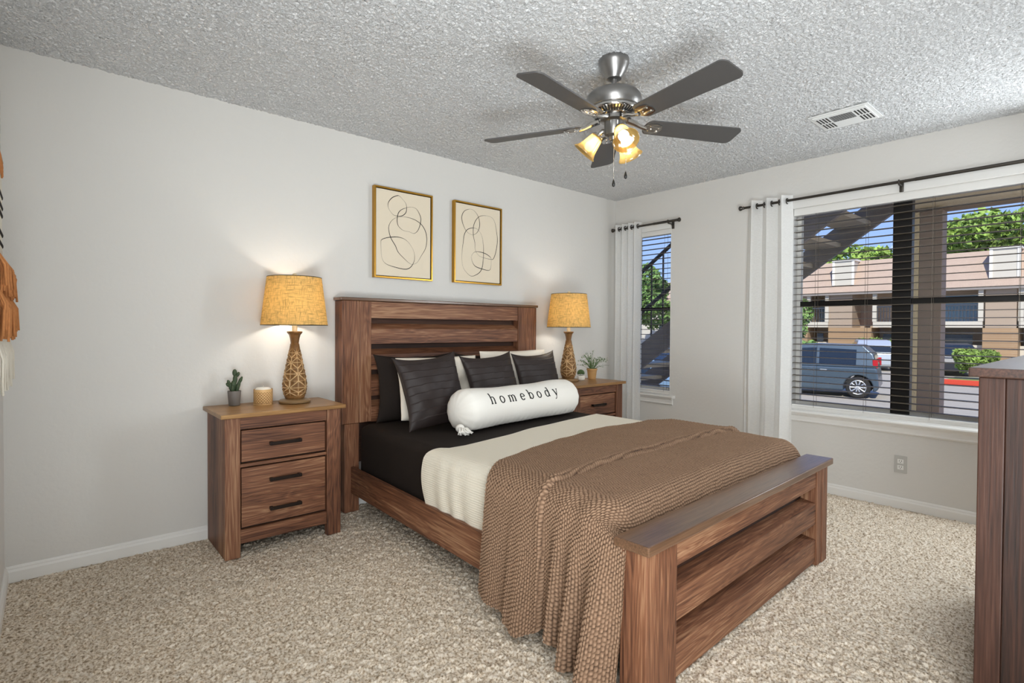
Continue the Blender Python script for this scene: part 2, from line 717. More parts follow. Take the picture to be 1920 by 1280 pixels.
def ceiling():
    mt, nt, b = mat_new('popcorn_texture')
    N, L = nt.nodes, nt.links
    b.inputs['Base Color'].default_value = hexc('#e4e4e4')
    b.inputs['Roughness'].default_value = 0.9
    b.inputs['Specular IOR Level'].default_value = 0.15
    tc = N.new('ShaderNodeTexCoord')
    n = N.new('ShaderNodeTexNoise')
    n.inputs['Scale'].default_value = 82
    n.inputs['Detail'].default_value = 5
    n.inputs['Roughness'].default_value = 0.62
    n.inputs['Distortion'].default_value = 0.6
    L.new(tc.outputs['Object'], n.inputs['Vector'])
    rp = N.new('ShaderNodeMapRange')
    rp.inputs['From Min'].default_value = 0.42
    rp.inputs['From Max'].default_value = 0.66
    L.new(n.outputs['Fac'], rp.inputs['Value'])
    bp = N.new('ShaderNodeBump')
    bp.inputs['Distance'].default_value = 0.006
    bp.inputs['Strength'].default_value = 0.9
    L.new(rp.outputs[0], bp.inputs['Height'])
    L.new(bp.outputs[0], b.inputs['Normal'])
    bm = bmesh.new()
    box(bm, -1.42, XO, -1.87, YW + 0.15, H + 0.001, H + 0.16)
    structure(obj_bm('ceiling_slab', bm, mt))
    st = 0.0056
    xs = np.arange(XL - 0.01, XW + 0.01, st)
    ys = np.arange(-0.2, YW + 0.01, st)
    n_, m_ = len(xs), len(ys)
    q = 0.55 * value_noise(n_, m_, 1.35) + 0.2 * value_noise(n_, m_, 3.1) + 0.45 * rng.random((n_, m_))
    rel = np.clip((q - 0.48) / 0.42, 0, 1) * 0.0068
    X = xs[:, None] + (rng.random((n_, m_)) - 0.5) * st * 0.8
    Y = ys[None] + (rng.random((n_, m_)) - 0.5) * st * 0.8
    structure(grid_obj('ceiling', np.stack([X, Y, H - rel], -1), mt))


ceiling()

# upper storey outside (casts the building's own shade)
bm = bmesh.new()
box(bm, -1.42, XO, -6, YW + 4, 2.61, 5.6)
box(bm, -1.42, XO, YW + 0.16, YW + 4, -0.9, 2.6)
box(bm, 2.2, XO, -6, -0.33, -0.9, 2.6)
structure(obj_bm('wall_exterior', bm, simple('tan_siding', '#b9a78f', 0.8)))


# baseboards
def baseboard(name, p0, p1, inward):
    bm = bmesh.new()
    prof = [(0, 0), (0.013, 0), (0.013, 0.05), (0.009, 0.06), (0.009, 0.066), (0.004, 0.075), (0, 0.075)]
    p0 = Vector(p0)
    p1 = Vector(p1)
    iv = Vector(inward)
    A = [bm.verts.new(p0 + iv * a + Vector((0, 0, z - 0.004))) for a, z in prof]
    B = [bm.verts.new(p1 + iv * a + Vector((0, 0, z - 0.004))) for a, z in prof]
    bm.faces.new(A)
    bm.faces.new(B)
    for i in range(len(prof)):
        j = (i + 1) % len(prof)
        bm.faces.new((A[i], A[j], B[j], B[i]))
    structure(obj_bm(name, bm, M['white']))


baseboard('baseboard_back', (XL, YW, 0), (XW, YW, 0), (0, -1, 0))
baseboard('baseboard_right', (XW, YW, 0), (XW, -0.2, 0), (-1, 0, 0))
baseboard('baseboard_left', (XL, 1.05, 0), (XL, YW, 0), (1, 0, 0))


# windows ------------------------------------------------------------
def window(name, W, mull=None):
    y0, y1, z0, z1 = W
    root = bpy.data.objects.new(name, None)
    COL.objects.link(root)
    root['kind'] = 'structure'
    root.location = (XW, (y0 + y1) / 2, z0)
    xa, xb = XW + 0.10, XW + 0.14
    off = Vector(root.location)

    def pb(nm, boxes, mat, bev=0.002):
        b = bmesh.new()
        for q in boxes:
            box(b, q[0] - off.x, q[1] - off.x, q[2] - off.y, q[3] - off.y, q[4] - off.z, q[5] - off.z, bev=bev)
        return obj_bm(nm, b, mat, root)
    fr = M['dark_frame'] if mull else M['white']
    pb('jamb_liner', [(XW + 0.005, XO, y0, y0 + 0.012, z0, z1), (XW + 0.005, XO, y1 - 0.012, y1, z0, z1),
                      (XW + 0.005, XO, y0, y1, z1 - 0.012, z1), (XW + 0.03, XO, y0, y1, z0, z0 + 0.03)], M['white'])
    a, c = y0 + 0.012, y1 - 0.012
    b0, b1 = z0 + 0.03, z1 - 0.012
    t = 0.028
    pb('frame', [(xa, xb, a, a + t, b0, b1), (xa, xb, c - t, c, b0, b1),
                 (xa, xb, a + t, c - t, b0, b0 + t), (xa, xb, a + t, c - t, b1 - t, b1)], M['white'] if not mull else M['white'])
    if mull:
        pb('mullion', [(xa - 0.015, xb + 0.01, mull[0], mull[1], b0, b1)], M['dark_frame'])
        pb('meeting_rail', [(xa - 0.01, xb, a + t, mull[0] - 0.0005, 1.352, 1.392), (xa - 0.01, xb, mull[1] + 0.0005, c - t, 1.352, 1.392)], M['dark_frame'])
        gl = pb('pane', [(xa + 0.018, xa + 0.022, a + t, mull[0], b0 + t, b1 - t)], M['glass'], 0)
        gl = pb('pane', [(xa + 0.018, xa + 0.022, mull[1], c - t, b0 + t, b1 - t)], M['glass'], 0)
    else:
        pb('meeting_rail', [(xa, xb, a + t, c - t, 1.352, 1.38)], M['dark_frame'])
        gl = pb('pane', [(xa + 0.018, xa + 0.022, a + t, c - t, b0 + t, b1 - t)], M['glass'], 0)
    # stool and apron
    b = bmesh.new()
    prof = [(0.03, 0.0), (-0.045, 0.0), (-0.056, -0.006), (-0.058, -0.014), (-0.052, -0.024), (-0.03, -0.028), (0.0, -0.028), (0.03, -0.028)]
    prism(b, [(p[0], p[1] + 0.004) for p in prof], 'y', y0 - 0.05 - off.y, y1 + 0.05 - off.y)
    obj_bm('sill', b, M['white'], root)
    b = bmesh.new()
    prof = [(0.0, -0.028), (-0.03, -0.028), (-0.028, -0.036), (-0.018, -0.045), (-0.016, -0.07), (-0.02, -0.08), (-0.01, -0.09), (0.0, -0.09)]
    prism(b, [(p[0], p[1] + 0.004) for p in prof], 'y', y0 - 0.03 - off.y, y1 + 0.03 - off.y)
    obj_bm('apron', b, M['white'], root)
    return root


window('window_1', W1)
window('window_2', W2, (0.953, 1.06))


# blinds -------------------------------------------------------------
def blind(label, W, z_top, z_bot, cords, bottom=True):
    y0, y1 = W[0] + 0.016, W[1] - 0.016
    x = XW + 0.045
    t = thing('window_blind', label, 'blind', (x, (y0 + y1) / 2, W[3] - 0.012), group='slatted blinds in the windows')
    yc = (y0 + y1) / 2
    L = (y1 - y0) / 2
    zr = W[3] - 0.012
    bm = bmesh.new()
    box(bm, -0.03, 0.03, -L, L, z_top - zr, -0.001, bev=0.003)
    obj_bm('headrail', bm, M['white'], t)
    bm = bmesh.new()
    box(bm, -0.062, -0.048, -L - 0.012, L + 0.012, 2.085 - zr, 2.15 - zr, bev=0.003)
    obj_bm('valance', bm, M['white'], t)
    bm = bmesh.new()
    z = z_top - 0.03
    while z > z_bot + 0.02:
        # slightly crowned slat
        prism(bm, [(-0.025, z - zr), (0.0, z - zr + 0.003), (0.025, z - zr + 0.0015), (0.025, z - zr + 0.0045), (0.0, z - zr + 0.006), (-0.025, z - zr + 0.003)], 'y', -L, L)
        z -= 0.047
    obj_bm('slats', bm, M['slat'], t)
    bm = bmesh.new()
    box(bm, -0.025, 0.025, -L, L, z_bot - zr, z_bot + 0.014 - zr, bev=0.003)
    obj_bm('bottom_rail', bm, M['white'], t)
    for cy in cords:
        bm = bmesh.new()
        for dx in (-0.027, 0.027):
            cyl(bm, (dx, cy - yc, z_bot - zr), (dx, cy - yc, z_top - zr), 0.0011, n=6)
        obj_bm('ladder_cord', bm, M['slat'], t)
    return t


blind('slatted blind covering the tall narrow window', W1, 2.045, 0.60, (2.80, 3.08))
blind('wide slatted blind covering the big double window', W2, 2.035, 0.60, (0.42, 0.83, 1.20, 1.52))


# curtain rods ---------------------------------------------------------
def rod(label, y0, y1, z, brackets, rings, x=XW - 0.085):
    t = thing('curtain_rod', label, 'curtain rod', (x, (y0 + y1) / 2, z))
    yc = (y0 + y1) / 2
    bm = bmesh.new()
    cyl(bm, (0, y0 - yc, 0), (0, y1 - yc, 0), 0.0095, n=16)
    cyl(bm, (0, y0 - yc, 0), (0, yc - yc - 0.1, 0), 0.011, n=16)
    obj_bm('pole', bm, M['rod'], t, smooth='auto')
    for s, ye in ((-1, y0), (1, y1)):
        bm = bmesh.new()
        lathe(bm, [(0.010, 0), (0.013, 0.006), (0.010, 0.012), (0.017, 0.024), (0.019, 0.036), (0.012, 0.042)], 16,
              Matrix.Translation((0, ye - yc, 0)) @ Matrix.Rotation(-s * PI / 2, 4, 'X'))
        obj_bm('finial', bm, M['rod'], t, smooth='auto')
    for by in brackets:
        bm = bmesh.new()
        dx_ = 0.018 if abs(by - 0.99) < 0.01 else 0.0
        box(bm, 0.078 - dx_, 0.0845 - dx_, by - yc - 0.012, by - yc + 0.012, -0.055, 0.02, bev=0.002)
        box(bm, 0.0, 0.08 - dx_, by - yc - 0.005, by - yc + 0.005, -0.02, -0.011, bev=0.001)
        torus(bm, (0, by - yc, 0), 0.0125, 0.004, 'y', 20, 8)
        obj_bm('bracket', bm, M['rod'], t, smooth='auto')
    return t


rod('short dark metal curtain rod above the narrow window', 2.62, 3.285, 2.133, (2.70, 3.25), 0)
rod('long dark metal curtain rod above the wide window', 0.0, 2.01, 2.138, (0.99, 1.95, 0.06), 0)


# curtains -------------------------------------------------------------
def curtain(label, y0, y1, z_top, folds, seed, flare=0.03):
    rg = np.random.default_rng(seed)
    x0 = XW - 0.085
    t = thing('curtain', label, 'curtain', (x0, (y0 + y1) / 2, 0.0), group='white sheer curtains')
    yc = (y0 + y1) / 2
    n, mm = 160, 70
    u = np.linspace(0, 1, n)[:, None]
    v = np.linspace(0, 1, mm)[None]
    z = 0.015 + v * (z_top - 0.015)
    ph = rg.random() * 0.3
    drift = 0.10 * np.sin(3 * v + seed) * (1 - v)
    ww = 2 * PI * (folds * u + ph + drift * np.sin(5 * u))
    amp = 0.034 + 0.004 * np.sin(9 * u)
    xx = amp * np.sin(ww) * (0.75 + 0.25 * v) + 0.010 * np.sin(2.3 * ww + 4 * v) * (1 - v)
    yy = y0 - yc + (y1 - y0) * (u + 0.018 * np.sin(2 * ww)) + flare * (u - 0.5) * 2 * (1 - v) * 0.6
    P = np.stack([xx + 0 * v, yy + 0 * v, z + 0 * u], -1)
    obj = grid_obj('panel', P, M['curtain'], t)
    for k in range(2 * folds):
        uk = (0.5 * k + 0.0 - ph) / folds
        if 0.01 < uk < 0.99:
            bm = bmesh.new()
            torus(bm, (0, y0 - yc + (y1 - y0) * uk, 2.135), 0.019, 0.0045, 'y', 20, 8)
            obj_bm('grommet', bm, M['rod'], t, smooth=True)
    return t


curtain('white sheer curtain gathered at the left of the narrow window', 2.985, 3.275, 2.175, 4, 3, 0.0)
curtain('white sheer curtain gathered at the left of the wide window', 1.655, 1.99, 2.180, 3, 5)

# outlet ---------------------------------------------------------------
t = thing('wall_outlet', 'grey duplex outlet plate low on the wall under the wide window', 'outlet', (XW, 0.974, 0.29))
part_box('plate', (-0.006, -0.0005, -0.035, 0.035, -0.057, 0.057), M['outlet'], t, 0.002)
for dz in (0.02, -0.02):
    bm = bmesh.new()
    box(bm, -0.0085, -0.006, -0.017, 0.017, dz - 0.014, dz + 0.014, bev=0.001)
    r = obj_bm('receptacle', bm, M['receptacle'], t)
    bm = bmesh.new()
    for dy in (-0.006, 0.006):
        box(bm, -0.0092, -0.0084, dy - 0.0012, dy + 0.0012, dz - 0.001, dz + 0.008)
    box(bm, -0.0092, -0.0084, -0.002, 0.002, dz - 0.009, dz - 0.005)
    obj_bm('slots', bm, M['black'], r)


# ================================================================== BED
def lap_board(bm, x0, x1, yf, yb, zb, zt, rise):
    """rail with upright face and a top that slopes up to the panel behind."""
    prism(bm, [(yf, zb), (yf, zt), (yb, zt + rise), (yb, zb)], 'x', x0, x1)


bed = thing('bed', 'queen bed of dark oak with slatted headboard and footboard', 'bed', (2.22, 2.15, 0))
BO = Vector((2.22, 2.15, 0))
hb = bpy.data.objects.new('headboard', None)
link(hb, bed)
hb.location = Vector((1.39, 3.325, 0)) - BO
hb.rotation_euler = (0, 0, 0.004)
HW = 1.68
yb = 0.0
part_box('panel', (0.06, HW - 0.06, -0.045, -0.02, 0.30, 1.345), M['backing'], hb)
for s in (0, 1):
    def sx(a, b):
        return (a, b) if s == 0 else (HW - b, HW - a)
    bm = bmesh.new()
    a, b = sx(0.0, 0.118)
    box(bm, a, b, -0.105, -0.0, 0.565, 1.345, bev=0.003)
    a, b = sx(0.119, 0.20)
    box(bm, a, b, -0.105, -0.03, 0.565, 1.345, bev=0.003)
    obj_bm('post', bm, M['woodz'], hb)
    bm = bmesh.new()
    a, b = sx(0.02, 0.118)
    box(bm, a, b, -0.10, -0.0, 0.0, 0.563, bev=0.003)
    obj_bm('leg', bm, M['woodz'], hb)
for zb, zt, rs in ((1.237, 1.343, 0), (1.069, 1.166, 0.042), (0.90, 0.998, 0.042), (0.731, 0.829, 0.042), (0.562, 0.66, 0.042)):
    bm = bmesh.new()
    lap_board(bm, 0.202, HW - 0.202, -0.098, -0.0455, zb, zt, rs * 0.85)
    obj_bm('slat_board', bm, M['woodx'], hb)
part_box('top_cap', (-0.012, HW + 0.012, -0.115, 0.0, 1.346, 1.366), M['woodtrim'], hb, 0.004)

fb = bpy.data.objects.new('footboard', None)
link(fb, bed)
fb.location = Vector((1.375, 0.95, 0)) - BO
fb.rotation_euler = (0, 0, 0.0304)
FW = 1.645
for s in (0, 1):
    a, b = (0.0, 0.185) if s == 0 else (FW - 0.185, FW)
    c = 0.07 if s == 0 else FW - 0.07
    bm = bmesh.new()
    box(bm, a if s == 0 else c + 0.0005, c if s == 0 else b, 0.0, 0.098, 0.0, 0.488, bev=0.003)
    obj_bm('post', bm, M['woodz'], fb)
    bm = bmesh.new()
    box(bm, c + 0.0005 if s == 0 else a + 0.055, b if s == 0 else c, 0.004, 0.094, 0.0, 0.488, bev=0.003)
    obj_bm('post', bm, M['woodz'], fb)
part_box('panel', (0.19, FW - 0.135, 0.080, 0.092, 0.05, 0.486), M['backing'], fb)
for zb, zt, rs in ((0.393, 0.487, 0), (0.209, 0.312, 0.012), (0.019, 0.13, 0.012)):
    bm = bmesh.new()
    lap_board(bm, 0.186, FW - 0.131, 0.012, 0.0795, zb, zt, rs)
    obj_bm('slat_board', bm, M['woodx'], fb)
part_box('top_cap', (-0.02, FW + 0.02, -0.02, 0.11, 0.489, 0.52), M['woodtrim'], fb, 0.004)

for s in (0, 1):
    p0 = Vector((1.462, 3.22, 0)) if s == 0 else Vector((3.01, 3.22, 0))
    p1 = Vector((1.403, 1.05, 0)) if s == 0 else Vector((2.985, 1.10, 0))
    d = p1 - p0
    ang = math.atan2(d.y, d.x)
    bm = bmesh.new()
    box(bm, 0.0, d.length, -0.012, 0.012, 0.125, 0.29, bev=0.003)
    obj_bm('side_rail', bm, M['woodx'], bed, loc=p0 - BO, rot=(0, 0, ang))
# slats under the mattress
bm = bmesh.new()
for i in range(8):
    yy = 1.25 + i * 0.26
    box(bm, 1.47 - BO.x, 2.98 - BO.x, yy - BO.y, yy + 0.08 - BO.y, 0.19, 0.21)
obj_bm('support_slats', bm, M['woodx'], bed)

SK = 0.024   # skew of the bed towards the camera's left


def skew(P):
    P = P.copy()
    P[..., 0] += SK * (P[..., 1] - 3.2)
    return P


# mattress
def mattress():
    bm = bmesh.new()
    box(bm, 1.49, 3.005, 1.19, 3.20, 0.212, 0.562, bev=0.055, seg=6)
    for v in bm.verts:
        v.co.x += SK * (v.co.y - 3.2)
    o = obj_bm('mattress', bm, M['sheet'], smooth='auto')
    tag(o, 'mattress on the bed in a dark brown fitted sheet', 'mattress')


mattress()


def smooth01(x):
    x = np.clip(x, 0, 1)
    return x * x * (3 - 2 * x)


# cream blanket
def blanket():
    mt, nt, b = mat_new('cream_waffle_weave')
    N, L = nt.nodes, nt.links
    b.inputs['Base Color'].default_value = hexc('#e6decd')
    b.inputs['Roughness'].default_value = 0.9
    b.inputs['Specular IOR Level'].default_value = 0.15
    at = N.new('ShaderNodeAttribute')
    at.attribute_name = 'pat'
    bp = N.new('ShaderNodeBump')
    bp.inputs['Distance'].default_value = 0.0022
    L.new(at.outputs['Fac'], bp.inputs['Height'])
    L.new(bp.outputs[0], b.inputs['Normal'])
    R = 0.062
    xl, xr, zt = 1.462, 3.03, 0.571
    zb = 0.285
    drop = zt - R - zb
    top = xr - xl - 2 * R
    arc = PI / 2 * R
    Lt = drop * 2 + 2 * arc + top
    n, mm = 620, 330
    s = np.linspace(0, Lt, n)
    X = np.zeros(n)
    Z = np.zeros(n)
    for i, q in enumerate(s):
        if q < drop:
            X[i], Z[i] = xl, zb + q
        elif q < drop + arc:
            a = (q - drop) / R
            X[i], Z[i] = xl + R - R * math.cos(a), zt - R + R * math.sin(a)
        elif q < drop + arc + top:
            X[i], Z[i] = xl + R + (q - drop - arc), zt
        elif q < drop + 2 * arc + top:
            a = (q - drop - arc - top) / R
            X[i], Z[i] = xr - R + R * math.sin(a), zt - R + R * math.cos(a)
        else:
            X[i], Z[i] = xr, zt - R - (q - drop - 2 * arc - top)
    ye = np.interp(X, [1.40, 1.47, 1.55, 1.65, 2.25, 3.1], [2.335, 2.31, 2.235, 2.235, 2.36, 2.50])
    # the hanging side pulls the hem back a little
    ye = ye + 0.02 * np.sin(np.clip((zt - Z) / 0.28, 0, 1) * PI) * (X < 1.7)
    v = np.linspace(0, 1, mm)[None]
    Y = ye[:, None] + (1.2 - ye[:, None]) * v
    XX = np.repeat(X[:, None], mm, 1)
    ZZ = np.repeat(Z[:, None], mm, 1)
    side = ((zt - ZZ) / 0.28)
    bulge = np.sin(np.clip(side, 0, 1) * PI) * 0.016
    XX = XX - bulge * (XX < 2)
    wr = value_noise(n, mm, 60) - 0.5
    ZZ = ZZ + 0.006 * wr * (side < 0.2)
    ripple = 0.004 * np.sin(Y * 38 + 2 * np.sin(Y * 9)) * np.clip(side, 0, 1)
    XX = XX - ripple * (XX < 2)
    pat = np.abs(np.sin(s[:, None] * PI / 0.011)) * 0.7 + np.abs(np.sin(Y * PI / 0.017)) * 0.3
    P = skew(np.stack([XX, Y, ZZ], -1))
    o = grid_obj('blanket', P, mt, attr=pat)
    tag(o, 'cream waffle-weave blanket spread across the bed', 'blanket')


blanket()


# brown knitted throw
def throw():
    mt = attr_mat('brown_chunky_knit', '#24170e', '#957962', 0.9, noise=(150, 0.18), c2='#745a46')  # dark end paints shade into the gaps between stitches
    R = 0.085
    xl, xr, zt = 1.424, 3.075, 0.588
    ds, dv = 0.0150 / 5, 0.0130 / 5
    drop = zt - R - 0.05
    dropr = 0.25
    top = xr - xl - 2 * R
    arc = PI / 2 * R
    Lt = drop + arc + top + arc + dropr
    n = int(Lt / ds)
    mm = int(1.0 / dv)
    s = np.linspace(0, Lt, n)
    u = np.arange(n)[:, None]
    v = np.linspace(0, 1, mm)[None]
    # head edge and foot edge as functions of the position across
    a = s - drop - arc
    xa = xl + R + np.clip(a, -arc, top + arc)       # rough x on top
    yh = np.interp(xa, [1.40, 1.55, 1.75, 2.05, 2.45, 2.85, 3.02, 3.2], [1.735, 1.775, 1.85, 1.92, 1.955, 1.95, 1.88, 1.78])
    yf = np.interp(xa, [1.36, 1.42, 1.5, 3.0, 3.2], [1.01, 1.06, 1.083, 1.125, 1.135])
    hang = np.clip((drop - s) / drop, 0, 1)[:, None]     # 0 top .. 1 hem (left side)
    Ylin = yh[:, None] + (yf - yh)[:, None] * v
    rf = 0.085
    Lf = yh - (yf + rf)
    ll = v * (Lf + PI / 2 * rf + 0.10)[:, None]
    af = np.clip((ll - Lf[:, None]) / rf, 0, PI / 2)
    Yarc = yh[:, None] - np.minimum(ll, Lf[:, None]) - rf * np.sin(af)
    fall = rf * (1 - np.cos(af)) + np.clip(ll - (Lf + PI / 2 * rf)[:, None], 0, 1)
    wt = smooth01((s - (drop - 0.02)) / (arc + 0.04))[:, None]
    Y = Ylin * (1 - wt) + Yarc * wt
    # hanging part gathers: foot side slides towards the foot
    Y = Y + 0.02 * hang * (1 - v) + 0.035 * hang * v * np.sin(v * 7)
    hem = np.interp(-Y[0], [-1.78, -1.70, -1.60, -1.48, -1.41, -1.37, -1.33, -1.28, -1.22, -1.17, -1.10, -0.95],
                    [0.085, 0.075, 0.055, 0.022, 0.06, 0.09, 0.08, 0.045, 0.03, 0.012, 0.012, 0.012])[None]
    X = np.zeros((n, mm))
    Z = np.zeros((n, mm))
    NX = np.zeros((n, mm))
    NZ = np.zeros((n, mm))
    for i, q in enumerate(s):
        if q < drop:
            f = q / drop
            X[i] = xl
            Z[i] = hem[0] + (zt - R - hem[0]) * f
            NX[i] = -1
        elif q < drop + arc:
            t_ = (q - drop) / R
            X[i] = xl + R - R * math.cos(t_)
            Z[i] = zt - R + R * math.sin(t_)
            NX[i] = -math.cos(t_)
            NZ[i] = math.sin(t_)
        elif q < drop + arc + top:
            X[i] = xl + R + q - drop - arc
            Z[i] = zt
            NZ[i] = 1
        elif q < drop + 2 * arc + top:
            t_ = (q - drop - arc - top) / R
            X[i] = xr - R + R * math.sin(t_)
            Z[i] = zt - R + R * math.cos(t_)
            NX[i] = math.sin(t_)
            NZ[i] = math.cos(t_)
        else:
            X[i] = xr
            Z[i] = zt - R - (q - drop - 2 * arc - top)
            NX[i] = 1
    # rolls over the foot edge of the mattress
    y_edge = 1.23
    topmask = np.clip(NZ, 0, 1)
    Z = Z - fall * wt * topmask ** 0.5
    # large folds of the hanging side
    def g(c, w):
        return np.exp(-((Y - c) / w) ** 2)
    h1 = hang ** 0.9
    flare = 0.012 + 0.030 * g(1.68, 0.05) - 0.0 * g(1.6, 0.04) + 0.045 * g(1.50, 0.055) + 0.020 * g(1.56, 0.02) \
        + 0.060 * g(1.325, 0.026) + 0.085 * g(1.235, 0.030) + 0.13 * g(1.12, 0.045)
    X = X - flare * h1 * 1.0
    # the folds also show as soft ridges over the rounded edge
    edge = np.exp(-((s - drop) / 0.12) ** 2)[:, None]
    X = X - 0.35 * edge * (0.03 * g(1.30, 0.03) + 0.04 * g(1.19, 0.035)) * (NX < 0)
    # doubled layer on the head side with a visible folded edge
    yfold = np.interp(X, [1.2, 1.40, 1.65, 1.9, 2.25, 2.55, 2.9, 3.1], [1.405, 1.40, 1.435, 1.475, 1.50, 1.51, 1.49, 1.46])
    dl = (Y - yfold)
    step = smooth01(dl / 0.012 + 0.5) * 0.020 + 0.006 * np.exp(-((dl - 0.012) / 0.012) ** 2)
    X = X + NX * step
    Z = Z + NZ * step
    soft = (value_noise(n, mm, 95) - 0.5) * 0.012 + (value_noise(n, mm, 40) - 0.5) * 0.004
    X = X + NX * soft
    Z = Z + NZ * soft
    # stitches: staggered rounded loops
    jit = (value_noise(n, mm, 9) - 0.5) * 0.5
    a1 = s[:, None] / 0.0150 + jit
    b1 = np.arange(mm)[None] * dv / 0.0130 + (value_noise(n, mm, 11) - 0.5) * 0.4
    row = np.floor(b1)
    sh = np.where(row % 2 == 0, 0.0, 0.5)
    fx = np.abs(((a1 + sh) % 1.0) - 0.5) * 2
    fy = np.abs((b1 % 1.0) - 0.5) * 2
    st = np.sqrt(np.clip(1 - fx ** 2.0, 0, 1)) * np.sqrt(np.clip(1 - fy ** 2.0, 0, 1))
    disp = 0.0095 * (st - 0.35)
    # normals of the folded surface
    P0 = np.stack([X, Y, Z], -1)
    du = np.gradient(P0, axis=0)
    dw = np.gradient(P0, axis=1)
    nn = np.cross(dw, du)
    nn /= np.linalg.norm(nn, axis=-1, keepdims=True) + 1e-9
    ref = NX * nn[..., 0] + NZ * nn[..., 2]
    nn *= np.where(ref < 0, -1, 1)[..., None]
    P = skew(P0 + nn * disp[..., None])
    P[..., 2] = np.maximum(P[..., 2], 0.004)
    o = grid_obj('throw_blanket', P, mt, attr=0.97 * st ** 1.25 + 0.03)
    tag(o, 'brown chunky knit throw folded over the foot of the bed', 'throw')


throw()


# pillows --------------------------------------------------------------
def pillow(name, label, cat, w, h, T, loc, lean, rz, roll, mat, group=None, pleats=0, pinch=0.11, seed=0, rnd=0.0):
    rg = np.random.default_rng(seed)
    t = thing(name, label, cat, loc, (0, 0, 0), group)
    t.rotation_euler = (Matrix.Rotation(rz, 3, 'Z') @ Matrix.Rotation(-lean, 3, 'X') @ Matrix.Rotation(roll, 3, 'Y')).to_euler()
    n = 120 if pleats else 64
    u = np.linspace(-1, 1, 64)[:, None]
    v = np.linspace(-1, 1, n)[None]
    bu = 1 - np.abs(v) ** 2.6
    bv = 1 - np.abs(u) ** 2.6
    X = w / 2 * u * (1 - pinch * bu)
    Zz = h / 2 * v * (1 - pinch * 1.15 * bv * (v > 0) - 0.3 * pinch * bv * (v < 0)) + h / 2
    if rnd:
        cr = np.clip(np.abs(u) + np.abs(v) - (2 - rnd), 0, 1) ** 1.5
        X = X * (1 - 0.16 * cr)
        Zz = h / 2 + (Zz - h / 2) * (1 - 0.20 * cr)
    th = T / 2 * (np.clip(1 - np.abs(u) ** 2.4, 0, 1) ** 0.55) * (np.clip(1 - np.abs(v) ** 2.4, 0, 1) ** 0.55)
    nz = sum(rg.normal() * np.sin((2 + k) * 1.6 * u + rg.random() * 6) * np.sin((2 + k) * 1.5 * v + rg.random() * 6) for k in range(4))
    th = th * (1 + 0.05 * nz)
    front = th.copy()
    if pleats:
        c = (v + 1) / 2 * pleats + 0.10 * np.sin(2.2 * u + seed)
        fr = c % 1.0
        front = front + (0.006 * fr - 0.004 + 0.003 * np.exp(-((fr - 1) / 0.06) ** 2)) * np.clip(th / (T / 2) * 2, 0, 1)
    F = np.stack([X + 0 * v, -front, Zz + 0 * u], -1)
    B = np.stack([X + 0 * v, th * 0.9, Zz + 0 * u], -1)
    # one closed mesh: front then mirrored back
    P = np.concatenate([F, B[::-1]], 0)
    o = grid_obj('cover', P, mat, t, close_u=True)
    if pleats:
        # the raised fold edges of the pleats
        pass
    return t


zb_ = 0.566
pillow('bed_pillow', 'dark brown sham against the headboard at the left', 'pillow', 0.62, 0.44, 0.13, (1.89, 3.135, zb_), 0.10, 0.0, 0.0, M['sheet'], 'dark shams', seed=1)
pillow('bed_pillow', 'dark brown sham against the headboard, hidden behind the cream pillow nearer the window', 'pillow', 0.60, 0.43, 0.13, (2.51, 3.15, zb_), 0.06, 0.0, 0.0, M['sheet'], 'dark shams', seed=2)
pillow('bed_pillow', 'cream pillow behind the leftmost pleated cushion', 'pillow', 0.68, 0.43, 0.15, (1.985, 2.965, zb_ + 0.012), 0.20, 0.0, 0.0, M['cream'], 'cream pillows', seed=3, pinch=0.10, rnd=0.55)
pillow('bed_pillow', 'cream pillow behind the two pleated cushions nearer the window', 'pillow', 0.70, 0.445, 0.15, (2.675, 3.0, zb_ + 0.02), 0.14, 0.0, 0.0, M['cream'], 'cream pillows', seed=4, pinch=0.10, rnd=0.55)
pillow('pleated_cushion', 'dark pleated square cushion at the left of the row', 'cushion', 0.47, 0.46, 0.15, (1.825, 2.745, zb_ + 0.014), 0.36, 0.0, -0.07, M['pleat'], 'dark pleated cushions', pleats=9, seed=5, pinch=0.13)
pillow('pleated_cushion', 'dark pleated square cushion in the middle of the row', 'cushion', 0.47, 0.45, 0.15, (2.33, 2.775, zb_ + 0.014), 0.36, 0.03, -0.05, M['pleat'], 'dark pleated cushions', pleats=9, seed=6, pinch=0.13)
pillow('pleated_cushion', 'dark pleated square cushion nearest the window', 'cushion', 0.46, 0.44, 0.15, (2.80, 2.835, zb_ + 0.014), 0.30, 0.03, -0.03, M['pleat'], 'dark pleated cushions', pleats=9, seed=7, pinch=0.13)


